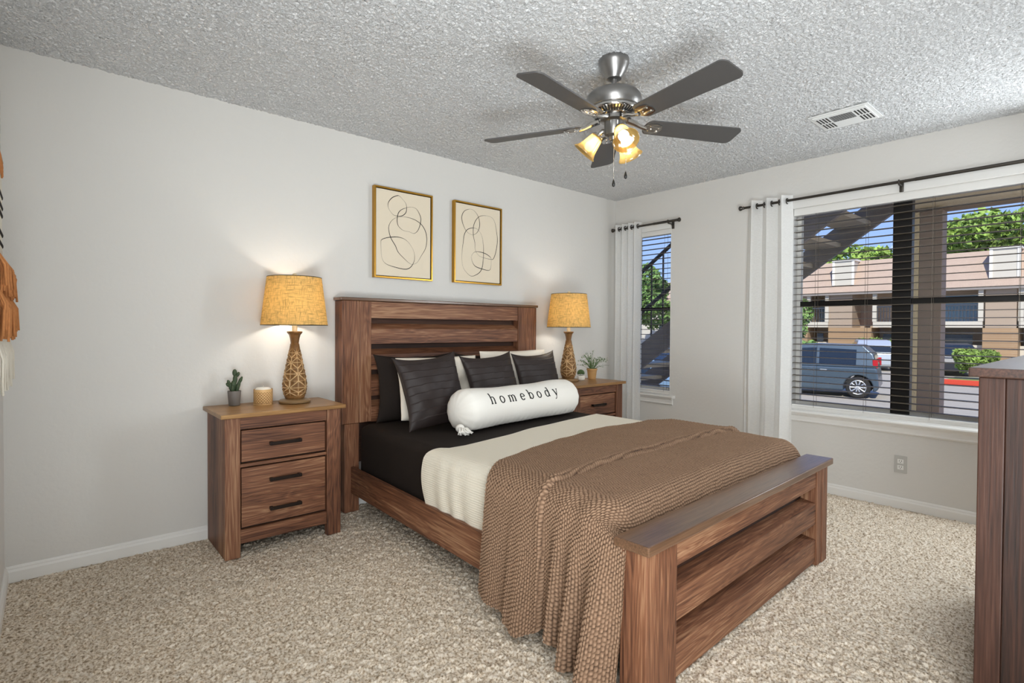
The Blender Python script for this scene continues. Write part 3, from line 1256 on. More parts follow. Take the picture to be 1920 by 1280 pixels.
# bolster with lettering and tassel --------------------------------------
def bolster():
    c0 = Vector((1.785, 2.560, 0.0))
    c1 = Vector((2.885, 2.670, 0.0))
    r = 0.124
    ax = (c1 - c0)
    Lb = ax.length
    ang = math.atan2(ax.y, ax.x)
    t = thing('bolster_pillow', 'white bolster pillow lettered homebody with a rope tassel', 'pillow', (c0.x, c0.y, 0.567 + r * 0.94), (0, 0, ang))

    def rad(u, th):
        # u along axis 0..1 ; th angle, 0 = front (-y), pi/2 = up
        e = np.minimum(u, 1 - u) * Lb
        rr = r * np.sqrt(np.clip(1 - (1 - np.clip(e / 0.085, 0, 1)) ** 2.3, 0, 1))
        rr = rr * (1 + 0.035 * np.sin(u * 9 + 0.6) + 0.02 * np.sin(u * 17))
        # gathered seam low on the front
        rr = rr * (1 + 0.02 * np.sin(u * 150) * np.exp(-((th + 0.9) / 0.35) ** 2))
        # gathers at the ends
        rr = rr * (1 + 0.02 * np.sin(th * 14) * np.exp(-(e / 0.06) ** 2))
        return rr

    def surf(u, th, lift=0.0):
        rr = rad(u, th) + lift
        x = u * Lb
        y = -rr * np.cos(th)
        z = rr * np.sin(th)
        z = np.where(z < -r * 0.80, -r * 0.80 + (z + r * 0.80) * 0.5, z)
        return np.stack([x + 0 * y, y, z], -1)
    uu = np.concatenate([np.linspace(0, 0.08, 24) ** 1.0, np.linspace(0.083, 0.917, 200), np.linspace(0.92, 1.0, 24)])
    uu[0], uu[-1] = 0.0, 1.0
    th = np.linspace(0, 2 * PI, 97)[:-1] - PI
    P = surf(uu[:, None], th[None])
    grid_obj('cover', P, M['bolster'], t, close_v=True)

    # lettering ---------------------------------------------------------
    V, Fc = [], []

    def stroke(pts, wid, ox, sc):
        # V, Fc hold the letter being drawn
        """pts: list of (x, y) in letter units; wid: width(s)."""
        pts = [Vector(p) for p in pts]
        k = len(pts)
        base = len(V)
        for i, p in enumerate(pts):
            tg = pts[min(i + 1, k - 1)] - pts[max(i - 1, 0)]
            tg = tg.normalized() if tg.length > 0 else Vector((1, 0))
            nr = Vector((-tg.y, tg.x))
            wv = wid[i] if isinstance(wid, (list, tuple)) else wid
            for sg in (-1, 1):
                q = p + nr * (sg * wv / 2)
                uu_ = (ox + q.x * sc) / Lb
                tt = th0 + q.y * sc / r
                V.append(surf(np.array(uu_), np.array(tt), 0.0012))
        for i in range(k - 1):
            a = base + 2 * i
            Fc.append((a, a + 1, a + 3, a + 2))

    def line(a, b, n=6):
        return [(a[0] + (b[0] - a[0]) * i / n, a[1] + (b[1] - a[1]) * i / n) for i in range(n + 1)]

    def arcp(cx, cy, rx, ry, a0, a1, n=18):
        return [(cx + rx * math.cos(math.radians(a0 + (a1 - a0) * i / n)), cy + ry * math.sin(math.radians(a0 + (a1 - a0) * i / n))) for i in range(n + 1)]
    S, Tn = 0.225, 0.125

    def ring_w(a0, a1, n=18):
        return [Tn + (S - Tn) * abs(math.cos(math.radians(a0 + (a1 - a0) * i / n))) for i in range(n + 1)]

    def glyph(ch, ox, sc):
        st = lambda p, w_: stroke(p, w_, ox, sc)
        serif = lambda x, y, L=0.17: st(line((x - L, y), (x + L, y)), Tn)
        if ch in 'oedb':
            if ch == 'o':
                st(arcp(0.45, 0.5, 0.40, 0.48, 0, 360, 36), ring_w(0, 360, 36))
            elif ch == 'e':
                st(arcp(0.45, 0.5, 0.38, 0.48, 5, 320, 32), ring_w(5, 320, 32))
                st(line((0.09, 0.53), (0.83, 0.53)), Tn)
            elif ch == 'd':
                st(arcp(0.42, 0.5, 0.37, 0.48, 0, 360, 36), ring_w(0, 360, 36))
                st(line((0.80, 0.02), (0.80, 1.55)), S)
                st(line((0.80, 0.04), (0.98, 0.06)), Tn)
                st(line((0.60, 1.48), (0.82, 1.52)), Tn)
            else:
                st(arcp(0.50, 0.5, 0.37, 0.48, 0, 360, 36), ring_w(0, 360, 36))
                st(line((0.12, 0.02), (0.12, 1.55)), S)
                st(line((-0.08, 1.48), (0.14, 1.52)), Tn)
        elif ch == 'h':
            st(line((0.15, 0), (0.15, 1.55)), S)
            st(line((-0.05, 1.48), (0.17, 1.52)), Tn)
            st(arcp(0.45, 0.60, 0.30, 0.38, 165, 0, 16) + line((0.75, 0.6), (0.75, 0.0)), [Tn] * 5 + [0.12] * 5 + [S] * 14)
            serif(0.15, 0.03)
            serif(0.75, 0.03)
        elif ch == 'm':
            for x in (0.12, 0.66, 1.20):
                st(line((x, 0), (x, 0.62 if x > 0.2 else 0.98)), S)
                serif(x, 0.03, 0.15)
            st(line((-0.06, 0.92), (0.14, 0.96)), Tn)
            for x in (0.39, 0.93):
                st(arcp(x, 0.60, 0.27, 0.38, 165, 0, 14), [Tn] * 6 + [0.12] * 4 + [S] * 5)
        elif ch == 'y':
            st(line((0.08, 0.97), (0.47, 0.03)), S)
            st(line((0.84, 0.97), (0.40, -0.25)) + arcp(0.22, -0.30, 0.17, 0.15, 10, -120, 8), [Tn] * 11 + [Tn, 0.1, 0.12, 0.14, S])
            serif(0.08, 0.97, 0.16)
            serif(0.84, 0.97, 0.14)
    th0 = 0.345
    sc = 0.0445
    x = 0.186
    widths = {'h': 0.95, 'o': 0.9, 'm': 1.4, 'e': 0.88, 'b': 0.9, 'd': 0.95, 'y': 0.9}
    for ch in 'homebody':
        V, Fc = [], []
        glyph(ch, x, sc)
        poly_obj('letter', V, Fc, M['ink'], t)
        x += (widths[ch] + 0.92) * sc
    # tassel at the left end
    bm = bmesh.new()
    ball(bm, (-0.035, -0.09, -0.075), 0.026, 14, 10, (1, 1, 0.9))
    obj_bm('tassel_knot', bm, M['bolster'], t, smooth=True)
    bm = bmesh.new()
    rg = random.Random(4)
    for k in range(34):
        a = rg.uniform(-0.9, 0.9)
        l = rg.uniform(0.05, 0.085)
        p0 = Vector((-0.035 + rg.uniform(-.014, .014), -0.10, -0.078 + rg.uniform(-.01, .012)))
        d = Vector((-0.35 + 0.55 * math.sin(a), -0.75 * math.cos(a) - 0.1, 0)).normalized()
        p2 = p0 + d * l
        p2.z = -0.103 + rg.uniform(0, 0.018)
        p1 = (p0 + p2) / 2 + Vector((0, 0, rg.uniform(0.0, 0.016)))
        tube(bm, [p0, p1, p2], 0.0034, 6)
    obj_bm('tassel_strands', bm, M['bolster'], t, smooth=True)


bolster()


# ================================================================== NIGHTSTANDS
def nightstand(label, loc):
    """origin: front left foot on the floor; x right, y to the wall."""
    t = thing('nightstand', label, 'nightstand', loc, group='oak nightstands')
    W_, D_, H_ = 0.60, 0.385, 0.737
    part_box('top', (-0.022, W_ + 0.022, -0.022, D_, H_ - 0.022, H_), M['topwoodx'], t, 0.004)
    for a, b in ((0.0, 0.072), (W_ - 0.080, W_)):
        part_box('front_leg', (a, b, 0.0, 0.035, 0.0, H_ - 0.0225), M['woodz'], t)
    for a, b in ((0.0, 0.02), (W_ - 0.02, W_)):
        part_box('side_panel', (a, b, 0.0355, D_ - 0.003, 0.0, H_ - 0.0225), M['woodz'], t)
    part_box('carcass', (0.021, W_ - 0.021, 0.0355, D_ - 0.02, 0.08, H_ - 0.023), M['gap'], t, 0.0)
    part_box('top_rail', (0.0725, W_ - 0.0805, 0.004, 0.0352, 0.652, H_ - 0.0225), M['woodx'], t)
    part_box('divider_rail', (0.0725, W_ - 0.0805, 0.006, 0.0352, 0.458, 0.474), M['woodx'], t, 0.002)
    part_box('bottom_rail', (0.0725, W_ - 0.0805, 0.004, 0.0352, 0.068, 0.137), M['woodx'], t)
    for z0, z1, hs in ((0.483, 0.645, (0.564,)), (0.148, 0.450, (0.375, 0.222))):
        bm = bmesh.new()
        if len(hs) == 1:
            box(bm, 0.079, W_ - 0.087, 0.010, 0.034, z0, z1, bev=0.003)
        else:
            zm = (z0 + z1) / 2
            box(bm, 0.079, W_ - 0.087, 0.010, 0.034, z0, zm - 0.0004, bev=0.0015)
            box(bm, 0.079, W_ - 0.087, 0.010, 0.034, zm + 0.0004, z1, bev=0.0015)
        d = obj_bm('drawer', bm, M['woodx'], t)
        for hz in hs:
            bm = bmesh.new()
            box(bm, 0.212, 0.376, -0.018, -0.007, hz - 0.009, hz + 0.009, bev=0.002)
            for hx in (0.222, 0.366):
                box(bm, hx - 0.008, hx + 0.008, -0.0085, 0.0098, hz - 0.008, hz + 0.008, bev=0.001)
                ball(bm, (hx, -0.018, hz), 0.004, 8, 6)
            obj_bm('handle', bm, M['bronze'], d)
    return t


NS1 = (0.666, 2.945, 0.0)
NS2 = (3.062, 2.79, 0.0)
nightstand('oak nightstand with three dark pulls standing left of the bed', NS1)
nightstand('oak nightstand between the bed and the narrow window', NS2)
ZT = 0.7375


# lamps -----------------------------------------------------------------
M['relief'] = attr_mat('antique_bronze_relief', '#75532f', '#d8b788', 0.42, 0.1, noise=(25, 0.25), c2='#94714a')
M['lampbase'] = simple('tan_resin', '#8f7350', 0.4)
M['stem'] = simple('cream_candle_sleeve', '#e0d0ae', 0.5)


def shade_mat(name, col):
    mt, nt, b = mat_new(name)
    N, L = nt.nodes, nt.links
    out = N['Material Output']
    N.remove(b)
    tc = N.new('ShaderNodeTexCoord')
    facs = []
    for s in ((14, 14, 190), (190, 190, 10)):
        mp = N.new('ShaderNodeMapping')
        mp.inputs['Scale'].default_value = s
        L.new(tc.outputs['Object'], mp.inputs['Vector'])
        n = N.new('ShaderNodeTexNoise')
        n.inputs['Scale'].default_value = 1.3
        n.inputs['Detail'].default_value = 3
        L.new(mp.outputs[0], n.inputs['Vector'])
        facs.append(n.outputs['Fac'])
    ad = N.new('ShaderNodeMath')
    ad.operation = 'MINIMUM'
    L.new(facs[0], ad.inputs[0])
    L.new(facs[1], ad.inputs[1])
    rp = N.new('ShaderNodeValToRGB')
    c = hexc(col)
    rp.color_ramp.elements[0].position = 0.30
    rp.color_ramp.elements[0].color = tuple(v * 0.50 for v in c[:3]) + (1,)
    rp.color_ramp.elements[1].position = 0.50
    rp.color_ramp.elements[1].color = c
    L.new(ad.outputs[0], rp.inputs[0])
    df = N.new('ShaderNodeBsdfDiffuse')
    tr = N.new('ShaderNodeBsdfTranslucent')
    L.new(rp.outputs[0], df.inputs['Color'])
    L.new(rp.outputs[0], tr.inputs['Color'])
    mx = N.new('ShaderNodeMixShader')
    mx.inputs[0].default_value = 0.5
    L.new(df.outputs[0], mx.inputs[1])
    L.new(tr.outputs[0], mx.inputs[2])
    L.new(mx.outputs[0], out.inputs['Surface'])
    return mt


M['shade'] = shade_mat('ochre_linen_shade', '#e8cb8c')
M['bulb'] = emit('lamp_bulb_glow', (1.0, 0.95, 0.86), 78.0)


def table_lamp(label, loc, rz):
    t = thing('table_lamp', label, 'lamp', loc, (0, 0, rz), group='bedside lamps')
    bm = bmesh.new()
    lathe(bm, [(0.080, 0.0), (0.086, 0.004), (0.087, 0.013), (0.080, 0.019), (0.06, 0.022), (0.054, 0.024)], 40)
    obj_bm('base', bm, M['lampbase'], t, smooth='auto')
    # carved body
    zs = np.linspace(0.022, 0.335, 150)
    th = np.linspace(0, 2 * PI, 161)[:-1]
    prof = np.interp(zs, [0.022, 0.034, 0.06, 0.09, 0.125, 0.17, 0.22, 0.27, 0.31, 0.335],
                     [0.050, 0.055, 0.0635, 0.068, 0.066, 0.058, 0.048, 0.038, 0.030, 0.025])
    Z, T = np.meshgrid(zs, th, indexing='ij')
    Rr = np.repeat(prof[:, None], len(th), 1)
    # 8 gentle facets
    fac = np.cos(PI / 8) / np.cos(((T + PI / 8) % (PI / 4)) - PI / 8)
    Rr = Rr * (0.35 + 0.65 * fac)
    rows = np.interp(zs, [0.022, 0.09, 0.17, 0.235, 0.29, 0.335], [-0.8, 0.5, 1.5, 2.5, 3.5, 4.4])
    row = np.floor(rows)[:, None]
    q = (rows[:, None] - row - 0.5) * 2
    sh = np.where(row % 2 == 0, 0.0, 0.5)
    pcell = (T / (2 * PI) * 4 + sh) % 1.0
    p_ = (pcell - 0.5) * 2
    ang = np.arctan2(q, p_ + 1e-6)
    rr = np.hypot(p_, q)
    k = PI / 4
    da = np.abs(((ang + k / 2) % k) - k / 2) * rr
    ridge = np.exp(-(da / 0.085) ** 2)
    border = np.exp(-((1 - np.abs(p_)) / 0.06) ** 2) + np.exp(-((1 - np.abs(q)) / 0.06) ** 2)
    pat = np.clip(np.maximum(ridge * (rr > 0.08), 0.7 * border), 0, 1)
    env = np.clip((zs - 0.03) / 0.02, 0, 1) * np.clip((0.325 - zs) / 0.03, 0, 1)
    pat = pat * env[:, None]
    Rr = Rr + 0.0042 * (pat - 0.4) * env[:, None]
    P = np.stack([Rr * np.cos(T), Rr * np.sin(T), Z], -1)
    grid_obj('body', P, M['relief'], t, close_v=True, attr=pat)
    bm = bmesh.new()
    lathe(bm, [(0.024, 0.333), (0.026, 0.337), (0.022, 0.342), (0.022, 0.347), (0.026, 0.372), (0.031, 0.392), (0.041, 0.404), (0.043, 0.410), (0.040, 0.413), (0.02, 0.413)], 8, Matrix.Rotation(PI / 8, 4, 'Z'))
    obj_bm('neck', bm, M['relief'], t)
    bm = bmesh.new()
    lathe(bm, [(0.014, 0.4135), (0.014, 0.475), (0.010, 0.478), (0.010, 0.50)], 20)
    obj_bm('stem', bm, M['stem'], t, smooth='auto')
    z0, z1 = 0.449, 0.724
    a = np.linspace(0, 2 * PI, 73)[:-1]
    zz = np.array([z0, z0 + 0.004, (z0 + z1) / 2, z1 - 0.004, z1])
    ro = 0.182 + (0.148 - 0.182) * (zz - z0) / (z1 - z0)
    ring = lambda r, z: np.stack([r * np.cos(a), r * np.sin(a), np.full_like(a, z)], -1)
    P = np.array([ring(r, z) for r, z in zip(ro, zz)] + [ring(r - 0.002, z) for r, z in zip(ro[::-1], zz[::-1])])
    sh = grid_obj('lamp_shade', P, M['shade'], t, close_u=True, close_v=True)
    sh['label'] = 'tapered drum shade of mottled ochre linen'
    bm = bmesh.new()
    torus(bm, (0, 0, z0), 0.181, 0.0022, 'z', 64, 6)
    obj_bm('shade_ring', bm, M['bronze'], sh, smooth=True)
    bm = bmesh.new()
    torus(bm, (0, 0, z1), 0.147, 0.0022, 'z', 64, 6)
    for k in range(3):
        t_ = 2 * PI * k / 3
        cyl(bm, (0.0, 0.0, z1 - 0.006), (0.146 * math.cos(t_), 0.146 * math.sin(t_), z1 - 0.002), 0.0015, n=6)
    obj_bm('shade_ring', bm, M['bronze'], sh, smooth=True)
    bm = bmesh.new()
    for s in (-1, 1):
        tube(bm, [(s * 0.012, 0, 0.49), (s * 0.045, 0, 0.53), (s * 0.055, 0, 0.60), (s * 0.04, 0, 0.68), (0, 0, 0.722)], 0.002, 6)
    obj_bm('harp', bm, M['bronze'], t, smooth=True)
    bm = bmesh.new()
    lathe(bm, [(0.004, 0.718), (0.006, 0.728), (0.012, 0.732), (0.013, 0.742), (0.008, 0.747)], 16)
    obj_bm('finial', bm, M['stem'], t, smooth='auto')
    bm = bmesh.new()
    ball(bm, (0, 0, 0.575), 0.032, 20, 14, (1, 1, 1.25))
    obj_bm('bulb', bm, M['bulb'], t, smooth=True)
    return t


table_lamp('lit lamp with carved bronze body on the left nightstand', (1.085, 3.170, ZT), 0.0)
table_lamp('lit lamp with carved bronze body on the nightstand near the window', (3.285, 3.06, ZT), 0.5)

# cactus ----------------------------------------------------------------
M['cactus'] = simple('cactus_green', '#35452a', 0.6, bump=(160, 0.002), var=(40, 0.3))
M['greypot'] = simple('grey_ceramic', '#6f6862', 0.55)
M['soil'] = simple('potting_soil', '#3a2c20', 0.95, bump=(200, 0.004))
t = thing('potted_cactus', 'small branching cactus in a grey tapered pot', 'cactus', (0.785, 3.255, ZT))
bm = bmesh.new()
lathe(bm, [(0.026, 0), (0.028, 0.002), (0.034, 0.078), (0.034, 0.082), (0.031, 0.082), (0.030, 0.07)], 32, cap1=False)
obj_bm('pot', bm, M['greypot'], t, smooth='auto')
bm = bmesh.new()
lathe(bm, [(0.0305, 0.066), (0.0305, 0.072), (0.02, 0.075), (0.005, 0.076)], 24)
obj_bm('soil', bm, M['soil'], t, smooth=True)
bm = bmesh.new()
for c, sc, rot in (((-0.004, 0, 0.105), (0.016, 0.011, 0.036), (0, 0, 0)), ((0.004, 0, 0.145), (0.012, 0.009, 0.030), (0, 0.05, 0)), ((0.002, 0, 0.182), (0.012, 0.009, 0.020), (0, 0, 0)),
                   ((0.019, 0, 0.172), (0.009, 0.007, 0.015), (0, 0.4, 0)), ((-0.020, 0.003, 0.108), (0.009, 0.008, 0.030), (0, -0.2, 0)), ((-0.028, 0, 0.130), (0.008, 0.007, 0.015), (0, -0.35, 0)),
                   ((-0.034, 0.0, 0.117), (0.007, 0.006, 0.013), (0, -0.5, 0)), ((0.020, 0.0, 0.108), (0.010, 0.008, 0.034), (0, 0.25, 0)), ((0.031, 0, 0.138), (0.009, 0.007, 0.018), (0, 0.4, 0)),
                   ((0.037, 0.0, 0.150), (0.006, 0.005, 0.010), (0, 0.3, 0)), ((0.012, -0.015, 0.095), (0.009, 0.008, 0.024), (0.2, 0.1, 0)), ((-0.012, -0.015, 0.094), (0.009, 0.008, 0.022), (0.2, -0.1, 0))):
    ball(bm, c, 1, 14, 10, sc, rot)
obj_bm('stems', bm, M['cactus'], t, smooth=True)

# candle ----------------------------------------------------------------
t = thing('candle', 'white candle in a tan pierced metal cup', 'candle', (0.925, 3.215, ZT))
zs = np.linspace(0.0, 0.086, 70)
th = np.linspace(0, 2 * PI, 181)[:-1]
Z, T = np.meshgrid(zs, th, indexing='ij')
Rr = np.full_like(Z, 0.049)
a = (T / (2 * PI) * 20)
b = Z / 0.0155
lat = np.minimum(np.abs(((a + b) % 1) - 0.5), np.abs(((a - b) % 1) - 0.5)) * 2
inside = (Z > 0.010) & (Z < 0.070)
pat = np.where(inside, np.clip(1.6 - 2.4 * lat, 0, 1), 1.0)
pat = np.where((Z > 0.004) & (Z < 0.010) & ((T / (2 * PI) * 36 % 1) < 0.4), 0.0, pat)
Rr = Rr + 0.002 * (pat - 0.5)
Rr = np.where(Z < 0.004, Rr + 0.0015, Rr)
M['cup'] = attr_mat('tan_pierced_metal', '#8a6238', '#d8b07a', 0.45, 0.1)
grid_obj('cup', np.stack([Rr * np.cos(T), Rr * np.sin(T), Z], -1), M['cup'], t, close_v=True, attr=pat)
bm = bmesh.new()
lathe(bm, [(0.046, 0.002), (0.046, 0.078), (0.040, 0.088), (0.034, 0.093), (0.02, 0.095), (0.003, 0.095)], 36)
obj_bm('wax', bm, M['wax'], t, smooth='auto')
bm = bmesh.new()
cyl(bm, (0, 0, 0.094), (0.001, 0, 0.105), 0.0015, n=8)
obj_bm('wick', bm, M['wax'], t)

# succulent and leafy plant on the right nightstand ------------------------
M['whitepot'] = simple('white_ceramic', '#dcd6ca', 0.4)
M['succ'] = simple('succulent_green', '#4c6238', 0.55, var=(60, 0.35))
M['tanpot'] = simple('tan_paper_pot', '#b48a56', 0.7, var=(30, 0.12))
M['sprig'] = simple('sprig_green', '#5f7848', 0.6, var=(40, 0.4))
t = thing('potted_succulent', 'tiny round succulent in a ribbed white pot', 'succulent', (3.418, 3.04, ZT))
zs = np.linspace(0, 0.042, 12)
th = np.linspace(0, 2 * PI, 145)[:-1]
Z, T = np.meshgrid(zs, th, indexing='ij')
Rr = np.interp(Z, [0, 0.008, 0.03, 0.042], [0.024, 0.033, 0.034, 0.027]) * (1 + 0.03 * np.cos(T * 18))
grid_obj('pot', np.stack([Rr * np.cos(T), Rr * np.sin(T), Z], -1), M['whitepot'], t, close_v=True)
bm = bmesh.new()
lathe(bm, [(0.026, 0.036), (0.02, 0.042), (0.004, 0.043)], 20)
for k in range(70):
    ph = math.acos(1 - 1.25 * (k + 0.5) / 70)
    az = k * 2.39996
    d = Vector((math.sin(ph) * math.cos(az), math.sin(ph) * math.sin(az), math.cos(ph)))
    e = d.to_track_quat('Z', 'Y').to_euler()
    ball(bm, Vector((0, 0, 0.060)) + d * 0.022, 1, 6, 5, (0.006, 0.006, 0.011), e)
obj_bm('leaves', bm, M['succ'], t, smooth=True)

t = thing('potted_plant', 'wispy green plant in a tan pot', 'plant', (3.585, 3.06, ZT))
bm = bmesh.new()
lathe(bm, [(0.032, 0), (0.034, 0.002), (0.042, 0.075), (0.046, 0.077), (0.047, 0.092), (0.044, 0.092), (0.041, 0.08)], 32, cap1=False)
obj_bm('pot', bm, M['tanpot'], t, smooth='auto')
bm = bmesh.new()
lathe(bm, [(0.041, 0.074), (0.03, 0.080), (0.004, 0.081)], 20)
obj_bm('soil', bm, M['soil'], t)
bm = bmesh.new()
rg = random.Random(9)
for k in range(46):
    az = rg.uniform(0, 2 * PI)
    out_ = rg.uniform(0.02, 0.15)
    hh = rg.uniform(0.05, 0.15) * (1.15 - out_ * 3.6)
    hh = max(hh, 0.012)
    pts = []
    for i in range(7):
        s_ = i / 6
        pts.append(Vector((math.cos(az) * (0.012 + out_ * s_ ** 1.2), math.sin(az) * (0.012 + out_ * s_ ** 1.2), 0.078 + hh * math.sin(s_ * PI * 0.62) / 0.93)))
    tube(bm, pts, [0.0014, .0014, .0013, .0012, .0011, .001, .0006], 5)
    for i in range(1, 7):
        for s_ in range(2):
            dirv = Vector((rg.uniform(-1, 1), rg.uniform(-1, 1), rg.uniform(-0.2, 0.8))).normalized()
            l = rg.uniform(0.010, 0.018)
            sd = dirv.cross(Vector((0, 0, 1))).normalized() * l * 0.28
            c = pts[i]
            vv = [bm.verts.new(c), bm.verts.new(c + dirv * l * 0.5 + sd), bm.verts.new(c + dirv * l), bm.verts.new(c + dirv * l * 0.5 - sd)]
            bm.faces.new(vv)
obj_bm('foliage', bm, M['sprig'], t)


# ================================================================== ART
def catmull(pts, n=10):
    out = []
    N_ = len(pts)
    for i in range(N_):
        p0, p1, p2, p3 = (np.array(pts[(i + k - 1) % N_]) for k in range(4))
        for j in range(n):
            s_ = j / n
            out.append(0.5 * ((2 * p1) + (p2 - p0) * s_ + (2 * p0 - 5 * p1 + 4 * p2 - p3) * s_ ** 2 + (-p0 + 3 * p1 - 3 * p2 + p3) * s_ ** 3))
    return out


def art(label, x0, x1, z0, z1, curves, seed):
    yw = YW
    xc, zc = (x0 + x1) / 2, (z0 + z1) / 2
    t = thing('framed_art', label, 'picture', (xc, yw - 0.001, zc), group='line drawings above the bed')
    w, h = (x1 - x0) / 2, (z1 - z0) / 2
    d, tk = 0.036, 0.011
    bm = bmesh.new()
    box(bm, -w, -w + tk, -d, 0, -h, h, bev=0.001)
    box(bm, w - tk, w, -d, 0, -h, h, bev=0.001)
    box(bm, -w + tk, w - tk, -d, 0, h - tk, h, bev=0.001)
    box(bm, -w + tk, w - tk, -d, 0, -h, -h + tk, bev=0.001)
    obj_bm('frame', bm, M['gold'], t)
    part_box('backing', (-w + tk, w - tk, -0.012, -0.004, -h + tk, h - tk), M['gap'], t, 0)
    cw, chh = w - tk - 0.005, h - tk - 0.005
    cv = part_box('canvas', (-cw, cw, -0.028, -0.0125, -chh, chh), M['artpaper'], t, 0.001)
    V, Fc = [], []
    rg = random.Random(seed)
    for c in curves:
        pts = catmull(c)
        k = len(pts)
        base = len(V)
        ph = rg.random() * 6
        for i in range(k):
            tg = pts[(i + 1) % k] - pts[i - 1]
            tg = tg / (np.linalg.norm(tg) + 1e-9)
            nr = np.array((-tg[1], tg[0]))
            wd = 0.0016 + 0.0010 * math.sin(i / k * 12 + ph)
            for s_ in (-1, 1):
                q = pts[i] + nr * s_ * wd
                V.append((q[0] - xc, -0.0286, q[1] - zc))
        for i in range(k):
            a_ = base + 2 * i
            b_ = base + 2 * ((i + 1) % k)
            Fc.append((a_, a_ + 1, b_ + 1, b_))
    poly_obj('ink_lines', V, Fc, M['blackline'], cv)
    return t


A = [[(1.832, 2.085), (1.79, 2.064), (1.762, 2.029), (1.759, 1.998), (1.772, 1.973), (1.798, 1.949), (1.833, 1.944), (1.868, 1.952), (1.895, 1.977), (1.901, 2.009), (1.895, 2.04), (1.871, 2.064), (1.852, 2.08)], [(1.939, 2.022), (1.891, 2.008), (1.852, 1.985), (1.833, 1.954), (1.828, 1.905), (1.841, 1.873), (1.876, 1.851), (1.923, 1.847), (1.959, 1.84), (1.988, 1.86), (2.008, 1.901), (2.016, 1.952), (1.999, 1.992), (1.975, 2.017)], [(1.876, 1.945), (1.821, 1.932), (1.783, 1.903), (1.764, 1.863), (1.768, 1.822), (1.783, 1.783), (1.814, 1.739), (1.837, 1.696), (1.884, 1.656), (1.924, 1.628), (1.952, 1.622), (1.988, 1.64), (2.021, 1.689), (2.054, 1.742), (2.066, 1.801), (2.058, 1.857), (2.028, 1.904), (1.979, 1.933), (1.923, 1.945)], [(1.814, 1.799), (1.753, 1.787), (1.712, 1.769), (1.705, 1.747), (1.709, 1.674), (1.72, 1.631), (1.75, 1.606), (1.814, 1.591), (1.884, 1.583), (1.924, 1.593), (1.952, 1.623), (1.966, 1.663), (1.96, 1.712), (1.931, 1.758), (1.892, 1.789), (1.853, 1.799)]]
B = [[(2.443, 2.083), (2.396, 2.061), (2.373, 2.016), (2.383, 1.965), (2.411, 1.919), (2.444, 1.897), (2.483, 1.893), (2.521, 1.917), (2.542, 1.963), (2.54, 2.009), (2.52, 2.052), (2.482, 2.081)], [(2.599, 2.056), (2.54, 2.04), (2.501, 2.0), (2.482, 1.947), (2.483, 1.886), (2.497, 1.834), (2.502, 1.78), (2.532, 1.741), (2.581, 1.726), (2.651, 1.72), (2.682, 1.727), (2.707, 1.785), (2.722, 1.874), (2.711, 1.952), (2.695, 2.014), (2.664, 2.049)], [(2.477, 1.945), (2.425, 1.925), (2.397, 1.883), (2.387, 1.822), (2.378, 1.76), (2.375, 1.692), (2.394, 1.625), (2.456, 1.576), (2.513, 1.588), (2.557, 1.622), (2.576, 1.678), (2.583, 1.78), (2.575, 1.858), (2.555, 1.91), (2.521, 1.94)], [(2.651, 1.736), (2.601, 1.759), (2.541, 1.767), (2.493, 1.76), (2.466, 1.727), (2.474, 1.685), (2.503, 1.653), (2.562, 1.638), (2.637, 1.631), (2.657, 1.661), (2.659, 1.717)]]
art('gold framed line drawing of stacked pebble shapes, nearer the left lamp', 1.655, 2.112, 1.513, 2.128, A, 1)
art('gold framed line drawing of tall overlapping loops, nearer the window', 2.302, 2.764, 1.518, 2.132, B, 2)


